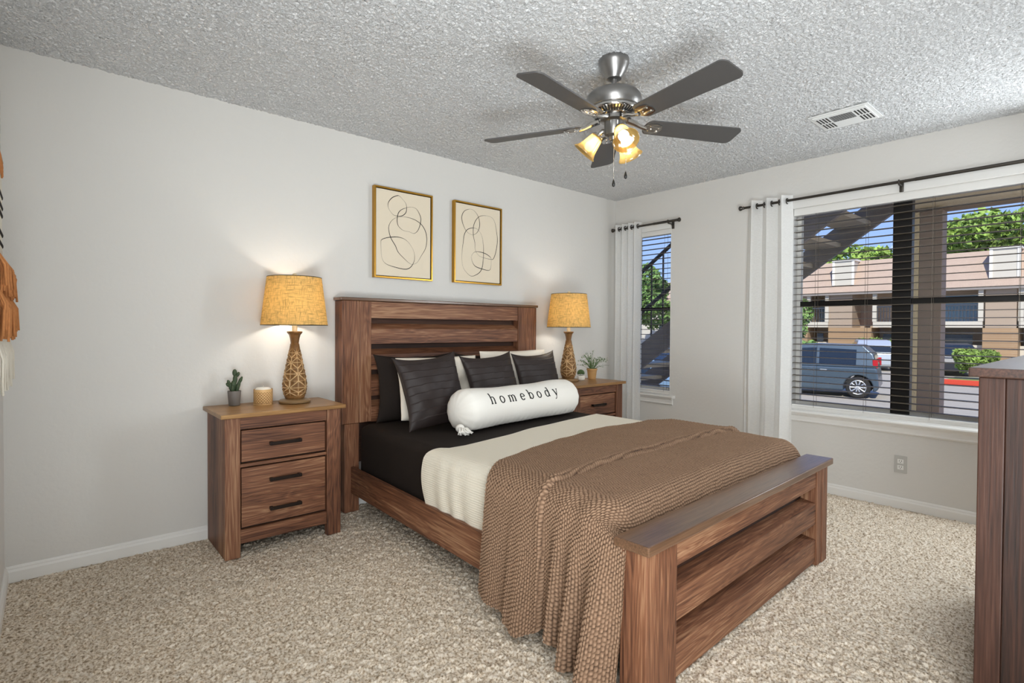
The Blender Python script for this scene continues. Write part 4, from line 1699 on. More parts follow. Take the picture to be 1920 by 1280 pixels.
# ================================================================== CEILING FAN
def fan():
    t = thing('ceiling_fan', 'brushed nickel ceiling fan with five grey blades and three lit shades', 'ceiling fan', (2.015, 1.60, H))
    Z = lambda z: z - H
    bm = bmesh.new()
    lathe(bm, [(0.068, Z(2.44)), (0.070, Z(2.432)), (0.070, Z(2.415)), (0.066, Z(2.408)), (0.062, Z(2.395)), (0.045, Z(2.362)), (0.036, Z(2.352)), (0.034, Z(2.345)), (0.02, Z(2.342))], 48)
    obj_bm('canopy', bm, M['nickel_dark'], t, smooth='auto')
    bm = bmesh.new()
    cyl(bm, (0, 0, Z(2.345)), (0, 0, Z(2.285)), 0.0115, n=20)
    obj_bm('downrod', bm, M['nickel_dark'], t, smooth='auto')
    bm = bmesh.new()
    lathe(bm, [(0.03, Z(2.292)), (0.085, Z(2.287)), (0.112, Z(2.276)), (0.125, Z(2.260)), (0.128, Z(2.245)), (0.126, Z(2.222)), (0.120, Z(2.212)), (0.118, Z(2.206)), (0.112, Z(2.203))], 56)
    obj_bm('motor_housing', bm, M['nickel_dark'], t, smooth='auto')
    bm = bmesh.new()
    lathe(bm, [(0.116, Z(2.2035)), (0.104, Z(2.187)), (0.080, Z(2.172)), (0.060, Z(2.168))], 56)
    vr = obj_bm('vent_ring', bm, M['chrome'], t, smooth=True)
    bm = bmesh.new()
    for k in range(44):
        a_ = 2 * PI * k / 44
        d = Vector((math.cos(a_), math.sin(a_), 0))
        s_ = Vector((-d.y, d.x, 0)) * 0.0032
        p0 = d * 0.106 + Vector((0, 0, Z(2.1865)))
        p1 = d * 0.082 + Vector((0, 0, Z(2.1705)))
        bm.faces.new([bm.verts.new(p) for p in (p0 - s_, p0 + s_, p1 + s_, p1 - s_)])
    obj_bm('vent_slots', bm, M['black'], vr)
    bm = bmesh.new()
    lathe(bm, [(0.062, Z(2.1675)), (0.062, Z(2.150)), (0.048, Z(2.146)), (0.044, Z(2.143)), (0.044, Z(2.092)), (0.040, Z(2.082)), (0.022, Z(2.075)), (0.018, Z(2.06)), (0.008, Z(2.055))], 40)
    obj_bm('switch_housing', bm, M['nickel'], t, smooth='auto')
    for k in range(5):
        az = math.radians(-27.5 + 72 * k)
        R = Matrix.Rotation(az, 4, 'Z')
        pitch = Matrix.Translation((0, 0, Z(2.138))) @ Matrix.Rotation(math.radians(-12), 4, 'X')
        # blade
        out = []
        hw0, hw1, r0, r1 = 0.053, 0.066, 0.165, 0.652
        outline = [(r0 + 0.02, -hw0)]
        n_ = 8
        cr = 0.030
        outline += [(r1 - cr + cr * math.sin(PI / 2 * i / n_), -hw1 + cr - cr * math.cos(PI / 2 * i / n_)) for i in range(n_ + 1)]
        outline += [(r1 - cr + cr * math.cos(PI / 2 * i / n_), hw1 - cr + cr * math.sin(PI / 2 * i / n_)) for i in range(n_ + 1)]
        outline += [(r0 + 0.02, hw0)]
        outline += [(r0 + 0.02 - 0.03 * math.sin(PI * i / 8), hw0 * math.cos(PI * i / 8)) for i in range(1, 8)]
        bm = bmesh.new()
        prism(bm, outline, 'z', -0.003, 0.003)
        bmesh.ops.transform(bm, matrix=R @ pitch, verts=bm.verts[:])
        bl = obj_bm('blade', bm, M['blade'], t)
        # blade iron
        bm = bmesh.new()
        prism(bm, [(0.155, -0.016), (0.175, -0.036), (0.205, -0.040), (0.235, -0.030), (0.245, 0.0), (0.235, 0.030), (0.205, 0.040), (0.175, 0.036), (0.155, 0.016)], 'z', -0.0085, -0.0032)
        for s_ in (-1, 1):
            box(bm, 0.180, 0.232, s_ * 0.018 - 0.004, s_ * 0.018 + 0.004, -0.0115, -0.0084, bev=0.001)
        for px, py in ((0.19, 0.0), (0.225, 0.012), (0.225, -0.012)):
            ball(bm, (px, py, -0.009), 0.004, 8, 6)
        bmesh.ops.transform(bm, matrix=R @ pitch, verts=bm.verts[:])
        nb = len(bm.verts)
        tube(bm, [R @ Vector((0.070, 0, Z(2.160))), R @ Vector((0.105, 0, Z(2.150))), R @ Vector((0.135, 0, Z(2.137))), R @ Vector((0.165, 0, Z(2.131)))], [0.016, 0.014, 0.010, 0.012], 10)
        obj_bm('blade_iron', bm, M['chrome'], t, smooth='auto')
    # lights
    mt, nt, b = mat_new('amber_glass')
    N, L = nt.nodes, nt.links
    o_ = N['Material Output']
    N.remove(b)
    tr = N.new('ShaderNodeBsdfTranslucent')
    tr.inputs['Color'].default_value = hexc('#efd9a4')
    tp = N.new('ShaderNodeBsdfTransparent')
    tp.inputs['Color'].default_value = hexc('#f0dcae')
    gl = N.new('ShaderNodeBsdfGlossy')
    gl.inputs['Roughness'].default_value = 0.12
    m1 = N.new('ShaderNodeMixShader')
    m1.inputs[0].default_value = 0.45
    L.new(tr.outputs[0], m1.inputs[1])
    L.new(tp.outputs[0], m1.inputs[2])
    m2 = N.new('ShaderNodeMixShader')
    m2.inputs[0].default_value = 0.10
    L.new(m1.outputs[0], m2.inputs[1])
    L.new(gl.outputs[0], m2.inputs[2])
    L.new(m2.outputs[0], o_.inputs['Surface'])
    bulb = emit('fan_bulb_glow', (1.0, 0.94, 0.84), 14.0)
    for k, azd in enumerate((-118, 2, 122)):
        az = math.radians(azd)
        tilt = math.radians(48)
        d = Vector((math.cos(az) * math.cos(tilt), math.sin(az) * math.cos(tilt), -math.sin(tilt)))
        p0 = Vector((math.cos(az) * 0.040, math.sin(az) * 0.040, Z(2.105)))
        p1 = Vector((math.cos(az) * 0.062, math.sin(az) * 0.062, Z(2.098)))
        s0 = p1 + d * 0.006
        bm = bmesh.new()
        tube(bm, [p0, (p0 + p1) / 2 + Vector((0, 0, 0.006)), p1, s0], 0.011, 12)
        Mx = Matrix.Translation(s0) @ d.to_track_quat('Z', 'Y').to_matrix().to_4x4()
        lathe(bm, [(0.012, 0), (0.024, 0.004), (0.027, 0.014), (0.027, 0.022)], 24, Mx)
        obj_bm('light_arm', bm, M['chrome'], t, smooth='auto')
        prof = [(0.0285, 0.012), (0.031, 0.025), (0.035, 0.045), (0.039, 0.065), (0.044, 0.083), (0.052, 0.098), (0.0605, 0.108)]
        prof2 = prof + [(r - 0.0025, z) for r, z in prof[::-1]]
        a_ = np.linspace(0, 2 * PI, 49)[:-1]
        P = []
        for r, z in prof2:
            rr = r * (1 + 0.012 * np.cos(a_ * 16))
            P.append(np.stack([rr * np.cos(a_), rr * np.sin(a_), np.full_like(a_, z)], -1))
        P = np.array(P)
        Mn = np.array(Mx)
        P = P @ Mn[:3, :3].T + Mn[:3, 3]
        sh = grid_obj('glass_shade', P, mt, t, close_u=True, close_v=True)
        sh['label'] = 'bell shade of amber ribbed glass'
        bm = bmesh.new()
        c = s0 + d * 0.068
        ball(bm, c, 0.024, 18, 12)
        cyl(bm, s0 + d * 0.02, s0 + d * 0.055, 0.013, 0.018, 14)
        obj_bm('bulb', bm, bulb, sh, smooth=True)
    # pull chains
    for (px, py, zt_, zb2) in ((-0.002, -0.004, 2.06, 1.875), (0.047, -0.036, 2.09, 1.915)):
        bm = bmesh.new()
        n_ = int((zt_ - zb2) / 0.0045)
        cyl(bm, (px, py, Z(zt_)), (px, py, Z(zb2)), 0.0007, n=6)
        for i in range(n_):
            ball(bm, (px, py, Z(zt_ - i * 0.0045)), 0.0017, 6, 4)
        ch = obj_bm('pull_chain', bm, M['chrome'], t, smooth=True)
        bm = bmesh.new()
        lathe(bm, [(0.002, Z(zb2) + 0.001), (0.004, Z(zb2) - 0.006), (0.0075, Z(zb2) - 0.020), (0.007, Z(zb2) - 0.028), (0.003, Z(zb2) - 0.033)], 14)
        bmesh.ops.translate(bm, vec=(px, py, 0), verts=bm.verts[:])
        obj_bm('pull_knob', bm, M['black'], ch, smooth=True)
    return t


fan()

# ceiling vent ------------------------------------------------------------
t = thing('ceiling_vent', 'white metal air register on the ceiling near the window wall', 'vent', (3.565, 1.115, H - 0.006))
M['ventwhite'] = simple('vent_enamel', '#dcdcda', 0.4)
bm = bmesh.new()
w2, l2 = 0.145, 0.155
for z0_, z1_, k in ((-0.006, 0.0, 0.0), (-0.012, -0.006, 0.018)):
    box(bm, -w2 + k, w2 - k, -l2 + k, l2 - k, z0_, z1_, bev=0.002)
obj_bm('plate', bm, M['ventwhite'], t)
for s_ in (-1, 1):
    bm = bmesh.new()
    for r_ in (-1, 1):
        for i in range(4):
            yy = s_ * (0.074 + i * 0.0165)
            xx = 0.012 + 0.085 * 0.5
            box(bm, (r_ * 0.052) - 0.042, (r_ * 0.052) + 0.042, yy - 0.0042, yy + 0.0042, -0.0132, -0.0118)
    obj_bm('louvre_slots', bm, M['black'], t)
bm = bmesh.new()
box(bm, -0.092, 0.008, -0.058, 0.058, -0.0128, -0.0118)
mesh_panel = obj_bm('mesh_panel', bm, simple('grey_mesh', '#4c4c4c', 0.6), t)
bm = bmesh.new()
for i in range(9):
    yy = -0.052 + i * 0.013
    box(bm, -0.092, 0.008, yy - 0.0012, yy + 0.0012, -0.0142, -0.0127)
for i in range(6):
    xx = -0.084 + i * 0.0168
    box(bm, xx - 0.0008, xx + 0.0008, -0.058, 0.058, -0.0150, -0.0127)
obj_bm('mesh_bars', bm, simple('grey_bars', '#8a8a88', 0.5), mesh_panel)

# ================================================================== DRESSER
M['dwoodz'] = wood('dark_oak_z', 'z', '#1f1410', '#42291f', '#5c4034', rough=0.42)
M['dwoodx'] = wood('dark_oak_x', 'x', '#231712', '#4a3026', '#67493c', rough=0.22)
M['dwoodx'].node_tree.nodes['Principled BSDF'].inputs['Coat Weight'].default_value = 0.8
M['dwoodx'].node_tree.nodes['Principled BSDF'].inputs['Coat Roughness'].default_value = 0.34
t = thing('dresser', 'tall dark oak chest of drawers at the right edge', 'dresser', (2.12, -0.17, 0))
DW, DD, DH = 1.25, 0.463, 1.066
part_box('top', (-0.022, DW + 0.022, 0.0, DD + 0.022, DH - 0.028, DH), M['dwoodx'], t, 0.004)
for a, b in ((0.0, 0.022), (DW - 0.022, DW)):
    part_box('side_panel', (a, b, 0.01, DD - 0.0605, 0.0, DH - 0.0285), M['dwoodz'], t)
for a, b in ((0.0, 0.08), (DW - 0.08, DW)):
    part_box('front_leg', (a, b, DD - 0.06, DD, 0.0, DH - 0.0285), M['dwoodz'], t)
part_box('carcass', (0.0225, DW - 0.0225, 0.012, DD - 0.061, 0.08, DH - 0.029), M['gap'], t, 0)
for r_ in range(3):
    z0_ = 0.13 + r_ * 0.292
    for c_ in range(2):
        xa = 0.09 + c_ * 0.54
        bm = bmesh.new()
        box(bm, xa, xa + 0.53, DD - 0.058, DD - 0.012, z0_, z0_ + 0.28, bev=0.003)
        d = obj_bm('drawer', bm, M['dwoodx'], t)
        bm = bmesh.new()
        box(bm, xa + 0.17, xa + 0.36, DD + 0.008, DD + 0.02, z0_ + 0.131, z0_ + 0.149, bev=0.002)
        for hx in (0.18, 0.35):
            box(bm, xa + hx - 0.008, xa + hx + 0.008, DD - 0.0118, DD + 0.009, z0_ + 0.132, z0_ + 0.148)
        obj_bm('handle', bm, M['bronze'], d)

# ================================================================== WALL HANGING
def hanging():
    cream = simple('ivory_yarn', '#d9d2c4', 0.95, bump=(300, 0.001))
    rust = simple('rust_yarn', '#b97a48', 0.95, var=(60, 0.3))
    blk = simple('black_yarn', '#2a2523', 0.95)
    t = thing('wall_hanging', 'woven wall hanging with rust and ivory fringe at the left edge', 'wall hanging', (XL + 0.014, 2.49, 1.78))
    y0, y1 = -0.30, 0.29
    bm = bmesh.new()
    cyl(bm, (0.012, y0 - 0.03, 0.0), (0.012, y1 - 0.02, 0.0), 0.008, n=12)
    obj_bm('dowel', bm, M['lampbase'], t, smooth='auto')
    bm = bmesh.new()
    rg = random.Random(3)
    n_ = 46
    for i in range(n_):
        y = y0 + (y1 - 0.015 - y0) * i / (n_ - 1)
        tube(bm, [(0.008, y, 0.008), (0.009, y, -0.12), (0.008, y, -0.25), (0.010, y, -0.40)], 0.0065, 6)
    obj_bm('woven_panel', bm, cream, t, smooth=True)
    bm = bmesh.new()
    for i in range(0, n_):
        y = y0 + (y1 - 0.015 - y0) * i / (n_ - 1)
        for zz in (-0.13, -0.17, -0.20, -0.27, -0.31):
            if (i + int(zz * 100)) % 2 == 0:
                ball(bm, (0.0125, y, zz), 1, 6, 5, (0.006, 0.007, 0.010))
    obj_bm('pattern_stitches', bm, blk, t, smooth=True)
    for nm, mat, z0_, z1_, spread, r_ in (('top_fringe', rust, 0.012, -0.045, 0.006, 0.004), ('middle_fringe', rust, -0.36, -0.50, 0.042, 0.0035), ('lower_fringe', rust, -0.46, -0.635, 0.042, 0.0035), ('ivory_fringe', cream, -0.60, -0.80, 0.030, 0.003)):
        bm = bmesh.new()
        for i in range(110):
            y = y0 + (y1 - y0) * i / 109 - (0.05 if 'top' in nm else 0)
            ze = z1_ + rg.uniform(-0.02, 0.02)
            x1 = 0.012 + spread * rg.uniform(0.3, 1.0)
            tube(bm, [(0.014, y, z0_), (x1, y + rg.uniform(-.006, .012), (z0_ + ze) / 2), (x1 * rg.uniform(0.8, 1.1), y + rg.uniform(-.008, .016), ze)], r_, 5)
        obj_bm(nm, bm, mat, t, smooth=True)


hanging()

# ================================================================== OUTSIDE
GZ = -0.86
M['asphalt'] = simple('asphalt', '#ada292', 0.9, var=(2.5, 0.12), bump=(120, 0.004))
bm = bmesh.new()
box(bm, XO, 120, -60, 90, GZ - 0.2, GZ)
o = obj_bm('ground', bm, M['asphalt'])
structure(o)
M['stairwood'] = simple('stained_stringer', '#948a84', 0.8, var=(8, 0.2))
M['tread'] = simple('concrete_tread', '#c9b698', 0.85, var=(10, 0.1))
M['railing'] = simple('dark_painted_railing', '#3b3a3c', 0.5)
t = thing('outdoor_staircase', 'brown outdoor staircase with railing rising past both windows', 'staircase', (6.1, 3.0, GZ))
SL = 0.714
top_z = lambda y: 1.97 + SL * (2.6 - y)
for x0, x1 in ((5.58, 5.63), (6.57, 6.62)):
    bm = bmesh.new()
    ya, yb_ = 5.9, 0.6
    prism(bm, [(ya - 3, top_z(ya) - GZ), (yb_ - 3, top_z(yb_) - GZ), (yb_ - 3, top_z(yb_) - 0.30 - GZ), (ya - 3, top_z(ya) - 0.30 - GZ)], 'x', x0 - 6.1, x1 - 6.1)
    obj_bm('stringer', bm, M['stairwood'], t)
y = 5.6
while y > 0.8:
    bm = bmesh.new()
    z = top_z(y) - 0.10
    prism(bm, [(y - 3.16, z - GZ), (y - 2.84, z - GZ), (y - 2.84, z - 0.05 - GZ), (y - 3.16, z - 0.05 - GZ)], 'x', 5.632 - 6.1, 6.568 - 6.1)
    obj_bm('tread', bm, M['tread'], t)
    y -= 0.28
bm = bmesh.new()
for x in (5.60,):
    for dz in (0.90, 0.40):
        a_ = Vector((x - 6.1, 5.6 - 3, top_z(5.6) + dz - GZ))
        b_ = Vector((x - 6.1, 0.9 - 3, top_z(0.9) + dz - GZ))
        tube(bm, [a_, b_], 0.024, 8)
    y = 5.6
    while y > 0.9:
        cyl(bm, (x - 6.1, y - 3, top_z(y) - GZ), (x - 6.1, y - 3, top_z(y) + 0.90 - GZ), 0.011, n=6)
        y -= 0.16
obj_bm('railing', bm, M['railing'], t)

# porch
M['porchpost'] = simple('brown_porch_paint', '#95857b', 0.75, var=(12, 0.12))
M['trimtan'] = simple('tan_rough_trim', '#e0cfae', 0.85, bump=(60, 0.01), var=(30, 0.15))
t = thing('porch_post', 'brown square porch post with a tan trim board outside the wide window', 'post', (6.0, 1.17, GZ))
part_box('post', (-0.075, 0.105, -0.09, 0.075, 0, 2.24 - GZ), M['porchpost'], t, 0.004)
part_box('trim_board', (-0.075, -0.03, 0.0755, 0.148, 0, 2.24 - GZ), M['trimtan'], t, 0.004)
bm = bmesh.new()
box(bm, 6.03, 6.10, -5.0, 1.33, 2.241, 2.33)
o = obj_bm('porch_beam', bm, M['porchpost'])
tag(o, 'dark brown beam carried by the porch post', 'beam')
bm = bmesh.new()
box(bm, XO, 6.028, -5.0, 1.36, 2.275, 2.33)
o = obj_bm('ceiling_porch', bm, M['trimtan'])
structure(o)


# cars ---------------------------------------------------------------------
M['tyre'] = simple('tyre_rubber', '#1d1c1c', 0.8)
M['rim'] = simple('alloy_rim', '#c8cacd', 0.3, 0.6)
M['carglass'] = simple('tinted_car_glass', '#1b2228', 0.08, 0.0, 0.9)
M['tail'] = simple('red_tail_light', '#b0202a', 0.25)
M['chromecar'] = simple('silver_trim', '#c9ccd0', 0.25, 0.8)


def car(label, loc, rz, paint, L_=4.1, W_=1.78, Ht=1.6, suv=True, group=None):
    """nose at +x in local space; origin on ground at the centre."""
    t = thing('car', label, 'car', loc, (0, 0, rz), group)
    h = Ht
    a = L_ / 2
    wr_ = 0.325
    xb, xf = -a + (0.52 if suv else 0.8), a - 0.80
    belt = 0.57 * h
    if suv:
        low = [(-a, 0.34), (-a + 0.02, 0.62), (-a + 0.06, belt), (a - 1.15, belt), (a - 0.25, 0.50 * h), (a - 0.02, 0.42 * h), (a, 0.30), (a - 0.1, 0.22)]
        gh = [(-a + 0.05, belt), (-a + 0.16, h * 0.82), (-a + 0.42, h * 0.985), (-0.2, h), (0.35, h * 0.975), (a - 1.05, belt)]
        winz = [(-a + 0.52, h * 0.66), (-a + 0.58, h * 0.90), (-0.2, h * 0.925), (0.25, h * 0.91), (a - 1.45, h * 0.645)]
    else:
        low = [(-a, 0.32), (-a + 0.01, 0.60), (-a + 0.08, belt), (-a + 0.9, belt + .02), (a - 1.3, belt), (a - 0.2, 0.52 * h), (a, 0.42 * h), (a, 0.28), (a - 0.1, 0.2)]
        gh = [(-a + 0.55, belt), (-a + 1.05, h * 0.97), (-0.3, h), (0.25, h * 0.96), (a - 1.35, belt)]
        winz = [(-a + 0.85, h * 0.66), (-a + 1.12, h * 0.90), (-0.3, h * 0.93), (0.2, h * 0.90), (a - 1.6, h * 0.64)]
    # rounded wheel openings cut into the sill line
    sill = [(a - 0.1, 0.22)]
    for xc in (xf, xb):
        sill += [(xc + (wr_ + 0.05) * math.cos(math.radians(q)), max(0.20, 0.31 + (wr_ + 0.05) * math.sin(math.radians(q)))) for q in range(-15, 196, 15)]
    sill += [(-a + 0.05, 0.24)]
    poly = low[:-1] + sill
    bm = bmesh.new()
    hw = W_ / 2
    n = len(poly)
    st = [(-hw, 0.0), (-hw * 0.0, 0)]
    A_ = prism(bm, poly, 'y', -hw, hw)
    obj_b = obj_bm('body', bm, paint, t)
    md = obj_b.modifiers.new('bevel', 'BEVEL')
    md.width = 0.05
    md.segments = 3
    md.limit_method = 'ANGLE'
    md.angle_limit = math.radians(40)
    # greenhouse with tumblehome
    bm = bmesh.new()
    vs = {}
    for sgn in (-1, 1):
        vs[sgn] = [bm.verts.new((px, sgn * (hw - 0.03 - 0.20 * (pz - belt) / (h - belt)), pz)) for px, pz in gh]
        bm.faces.new(vs[sgn])
    for i in range(len(gh)):
        j = (i + 1) % len(gh)
        bm.faces.new((vs[-1][i], vs[-1][j], vs[1][j], vs[1][i]))
    obj_g = obj_bm('cabin', bm, paint, t)
    md = obj_g.modifiers.new('bevel', 'BEVEL')
    md.width = 0.04
    md.segments = 3
    md.limit_method = 'ANGLE'
    yo = lambda pz: hw - 0.03 - 0.20 * (pz - belt) / (h - belt) + 0.006
    # side windows, split by pillars
    xs_ = [winz[0][0], -0.28 if suv else -0.35, winz[-1][0]]
    def ztop(x):
        return float(np.interp(x, [p[0] for p in winz], [p[1] for p in winz]))
    def ztop2(x):
        pts_ = winz[1:]
        return float(np.interp(x, [p[0] for p in pts_], [p[1] for p in pts_]))
    for sgn in (-1, 1):
        for xa_, xb_ in ((xs_[0] + 0.06, xs_[1] - 0.04), (xs_[1] + 0.04, xs_[2] - 0.02)):
            zb0 = h * 0.605
            top_pts = [(x, ztop2(x)) for x in np.linspace(xb_, xa_, 6)]
            pl = [(xa_, zb0), (xb_, zb0)] + [p for p in top_pts if p[1] > zb0 + 0.01]
            V = [(px, sgn * yo(pz), pz) for px, pz in pl]
            poly_obj('side_window', V, [tuple(range(len(V)))], M['carglass'], t)
    # rear and front windows
    (rx0, rz0), (rx1, rz1) = gh[0], gh[1]
    wy = hw - 0.18
    f = lambda k0: (rx0 + (rx1 - rx0) * k0 - 0.012, rz0 + (rz1 - rz0) * k0)
    q0, q1 = f(0.15), f(0.95)
    poly_obj('rear_window', [(q0[0], -wy, q0[1]), (q0[0], wy, q0[1]), (q1[0], wy - 0.06, q1[1]), (q1[0], -wy + 0.06, q1[1])], [(0, 1, 2, 3)], M['carglass'], t)
    (rx0, rz0), (rx1, rz1) = gh[-1], gh[-2]
    f = lambda k0: (rx0 + (rx1 - rx0) * k0 + 0.02, rz0 + (rz1 - rz0) * k0 + 0.02)
    q0, q1 = f(0.10), f(0.92)
    poly_obj('windscreen', [(q0[0], -wy, q0[1]), (q0[0], wy, q0[1]), (q1[0], wy - 0.08, q1[1]), (q1[0], -wy + 0.08, q1[1])], [(0, 1, 2, 3)], M['carglass'], t)
    # wheels
    for xc in (xb, xf):
        for sgn in (-1, 1):
            bm = bmesh.new()
            yc_ = sgn * (hw - 0.10)
            Mx = Matrix.Translation((xc, yc_, wr_)) @ Matrix.Rotation(PI / 2, 4, 'X')
            lathe(bm, [(0.21, -0.10), (0.30, -0.105), (wr_, -0.07), (wr_, 0.07), (0.30, 0.105), (0.21, 0.10)], 28, Mx)
            w_ = obj_bm('wheel', bm, M['tyre'], t, smooth='auto')
            bm = bmesh.new()
            yy = yc_ + sgn * 0.098
            torus(bm, (xc, yy, wr_), 0.205, 0.016, 'y', 28, 8)
            for k in range(10):
                th_ = 2 * PI * k / 10
                dx, dz = math.cos(th_), math.sin(th_)
                cyl(bm, (xc + dx * 0.03, yy, wr_ + dz * 0.03), (xc + dx * 0.2, yy, wr_ + dz * 0.2), 0.017, 0.022, 6)
            ball(bm, (xc, yy, wr_), 0.045, 10, 8, (1, 0.5, 1))
            obj_bm('rim', bm, M['rim'], w_, smooth='auto')
    # lights, handles
    for sgn in (-1, 1):
        bm = bmesh.new()
        if suv:
            box(bm, -a + 0.035, -a + 0.17, sgn * (hw - 0.10) - 0.05, sgn * (hw - 0.10) + 0.05, belt + 0.0, belt + 0.26, bev=0.02)
        else:
            box(bm, -a - 0.004, -a + 0.12, sgn * (hw - 0.10) - 0.105, sgn * (hw - 0.10) + 0.105, belt - 0.16, belt + 0.06, bev=0.02)
        obj_bm('tail_light', bm, M['tail'], t)
        bm = bmesh.new()
        for x_ in (-0.55, 0.35):
            box(bm, x_, x_ + 0.2, sgn * hw - 0.012, sgn * hw + 0.022, belt - 0.12, belt - 0.085, bev=0.008)
        obj_bm('door_handles', bm, M['chromecar'] if sgn else paint, t)
        bm = bmesh.new()
        box(bm, a - 1.35, a - 1.22, sgn * (hw + 0.07) - 0.09, sgn * (hw + 0.07) + 0.09, belt + 0.0, belt + 0.14, bev=0.02)
        obj_bm('wing_mirror', bm, paint, t)
    return t


pt_navy = simple('navy_grey_car_paint', '#4d5c6a', 0.25, 0.3, 0.6)
pt_silver = simple('silver_car_paint', '#b9bec4', 0.3, 0.4)
pt_dark = simple('charcoal_car_paint', '#33333a', 0.3, 0.3)
pt_white = simple('white_car_paint', '#eceef0', 0.3)
pt_pale = simple('pale_blue_car_paint', '#7f98b0', 0.3, 0.2)
car('navy grey hatchback parked broadside outside the wide window', (18.9, 6.78, GZ), PI / 2 + 0.20, pt_navy, 3.75, 1.8, 1.61)
car('silver estate car parked behind the navy hatchback', (33.5, 9.1, GZ), 0.35, pt_silver, 4.5, 1.8, 1.55, True)
car('charcoal saloon behind the flowering bush', (32.5, 5.6, GZ), 0.3, pt_dark, 4.5, 1.8, 1.45, False)
car('white car beyond the dresser at the right', (30.2, 1.25, GZ), PI / 2, pt_white, 4.6, 1.85, 1.5, False)
car('pale blue car seen low through the narrow window', (12.2, 9.2, GZ), PI / 2 + 0.05, pt_pale, 4.4, 1.8, 1.5, False)


# apartment building across the lot -------------------------------------------
M['shingle'] = simple('tan_shingle', '#b79f8d', 0.9, var=(3, 0.08), bump=(30, 0.03))
def siding_mat(name, c, pitch=0.18):
    mt, nt, b = mat_new(name)
    N, L = nt.nodes, nt.links
    b.inputs['Base Color'].default_value = hexc(c)
    b.inputs['Roughness'].default_value = 0.7
    tc = N.new('ShaderNodeTexCoord')
    wv = N.new('ShaderNodeTexWave')
    wv.wave_type = 'BANDS'
    wv.bands_direction = 'Z'
    wv.wave_profile = 'SAW'
    wv.inputs['Scale'].default_value = 1 / pitch / 3.2
    L.new(tc.outputs['Object'], wv.inputs['Vector'])
    bp = N.new('ShaderNodeBump')
    bp.inputs['Distance'].default_value = 0.03
    L.new(wv.outputs['Fac'], bp.inputs['Height'])
    L.new(bp.outputs[0], b.inputs['Normal'])
    return mt


M['sidingw'] = siding_mat('white_siding', '#d6cec0')
M['sidingt'] = siding_mat('tan_siding_boards', '#b39f8c')
mt, nt, b = mat_new('tan_brick')
br = nt.nodes.new('ShaderNodeTexBrick')
br.inputs['Color1'].default_value = hexc('#a98a68')
br.inputs['Color2'].default_value = hexc('#8d6f52')
br.inputs['Mortar'].default_value = hexc('#b5a48c')
br.inputs['Scale'].default_value = 4.0
tc = nt.nodes.new('ShaderNodeTexCoord')
mp = nt.nodes.new('ShaderNodeMapping')
mp.inputs['Rotation'].default_value = (PI / 2, 0, PI / 2)
nt.links.new(tc.outputs['Object'], mp.inputs[0])
nt.links.new(mp.outputs[0], br.inputs['Vector'])
nt.links.new(br.outputs[0], b.inputs['Base Color'])
M['brick'] = mt
M['skywin'] = simple('blue_window_glass', '#6f8fa6', 0.1, 0, 0.8)
M['darkwin'] = simple('dark_window_glass', '#2c2f33', 0.15)
M['ironrail'] = simple('iron_balcony_rail', '#3a3f48', 0.5)


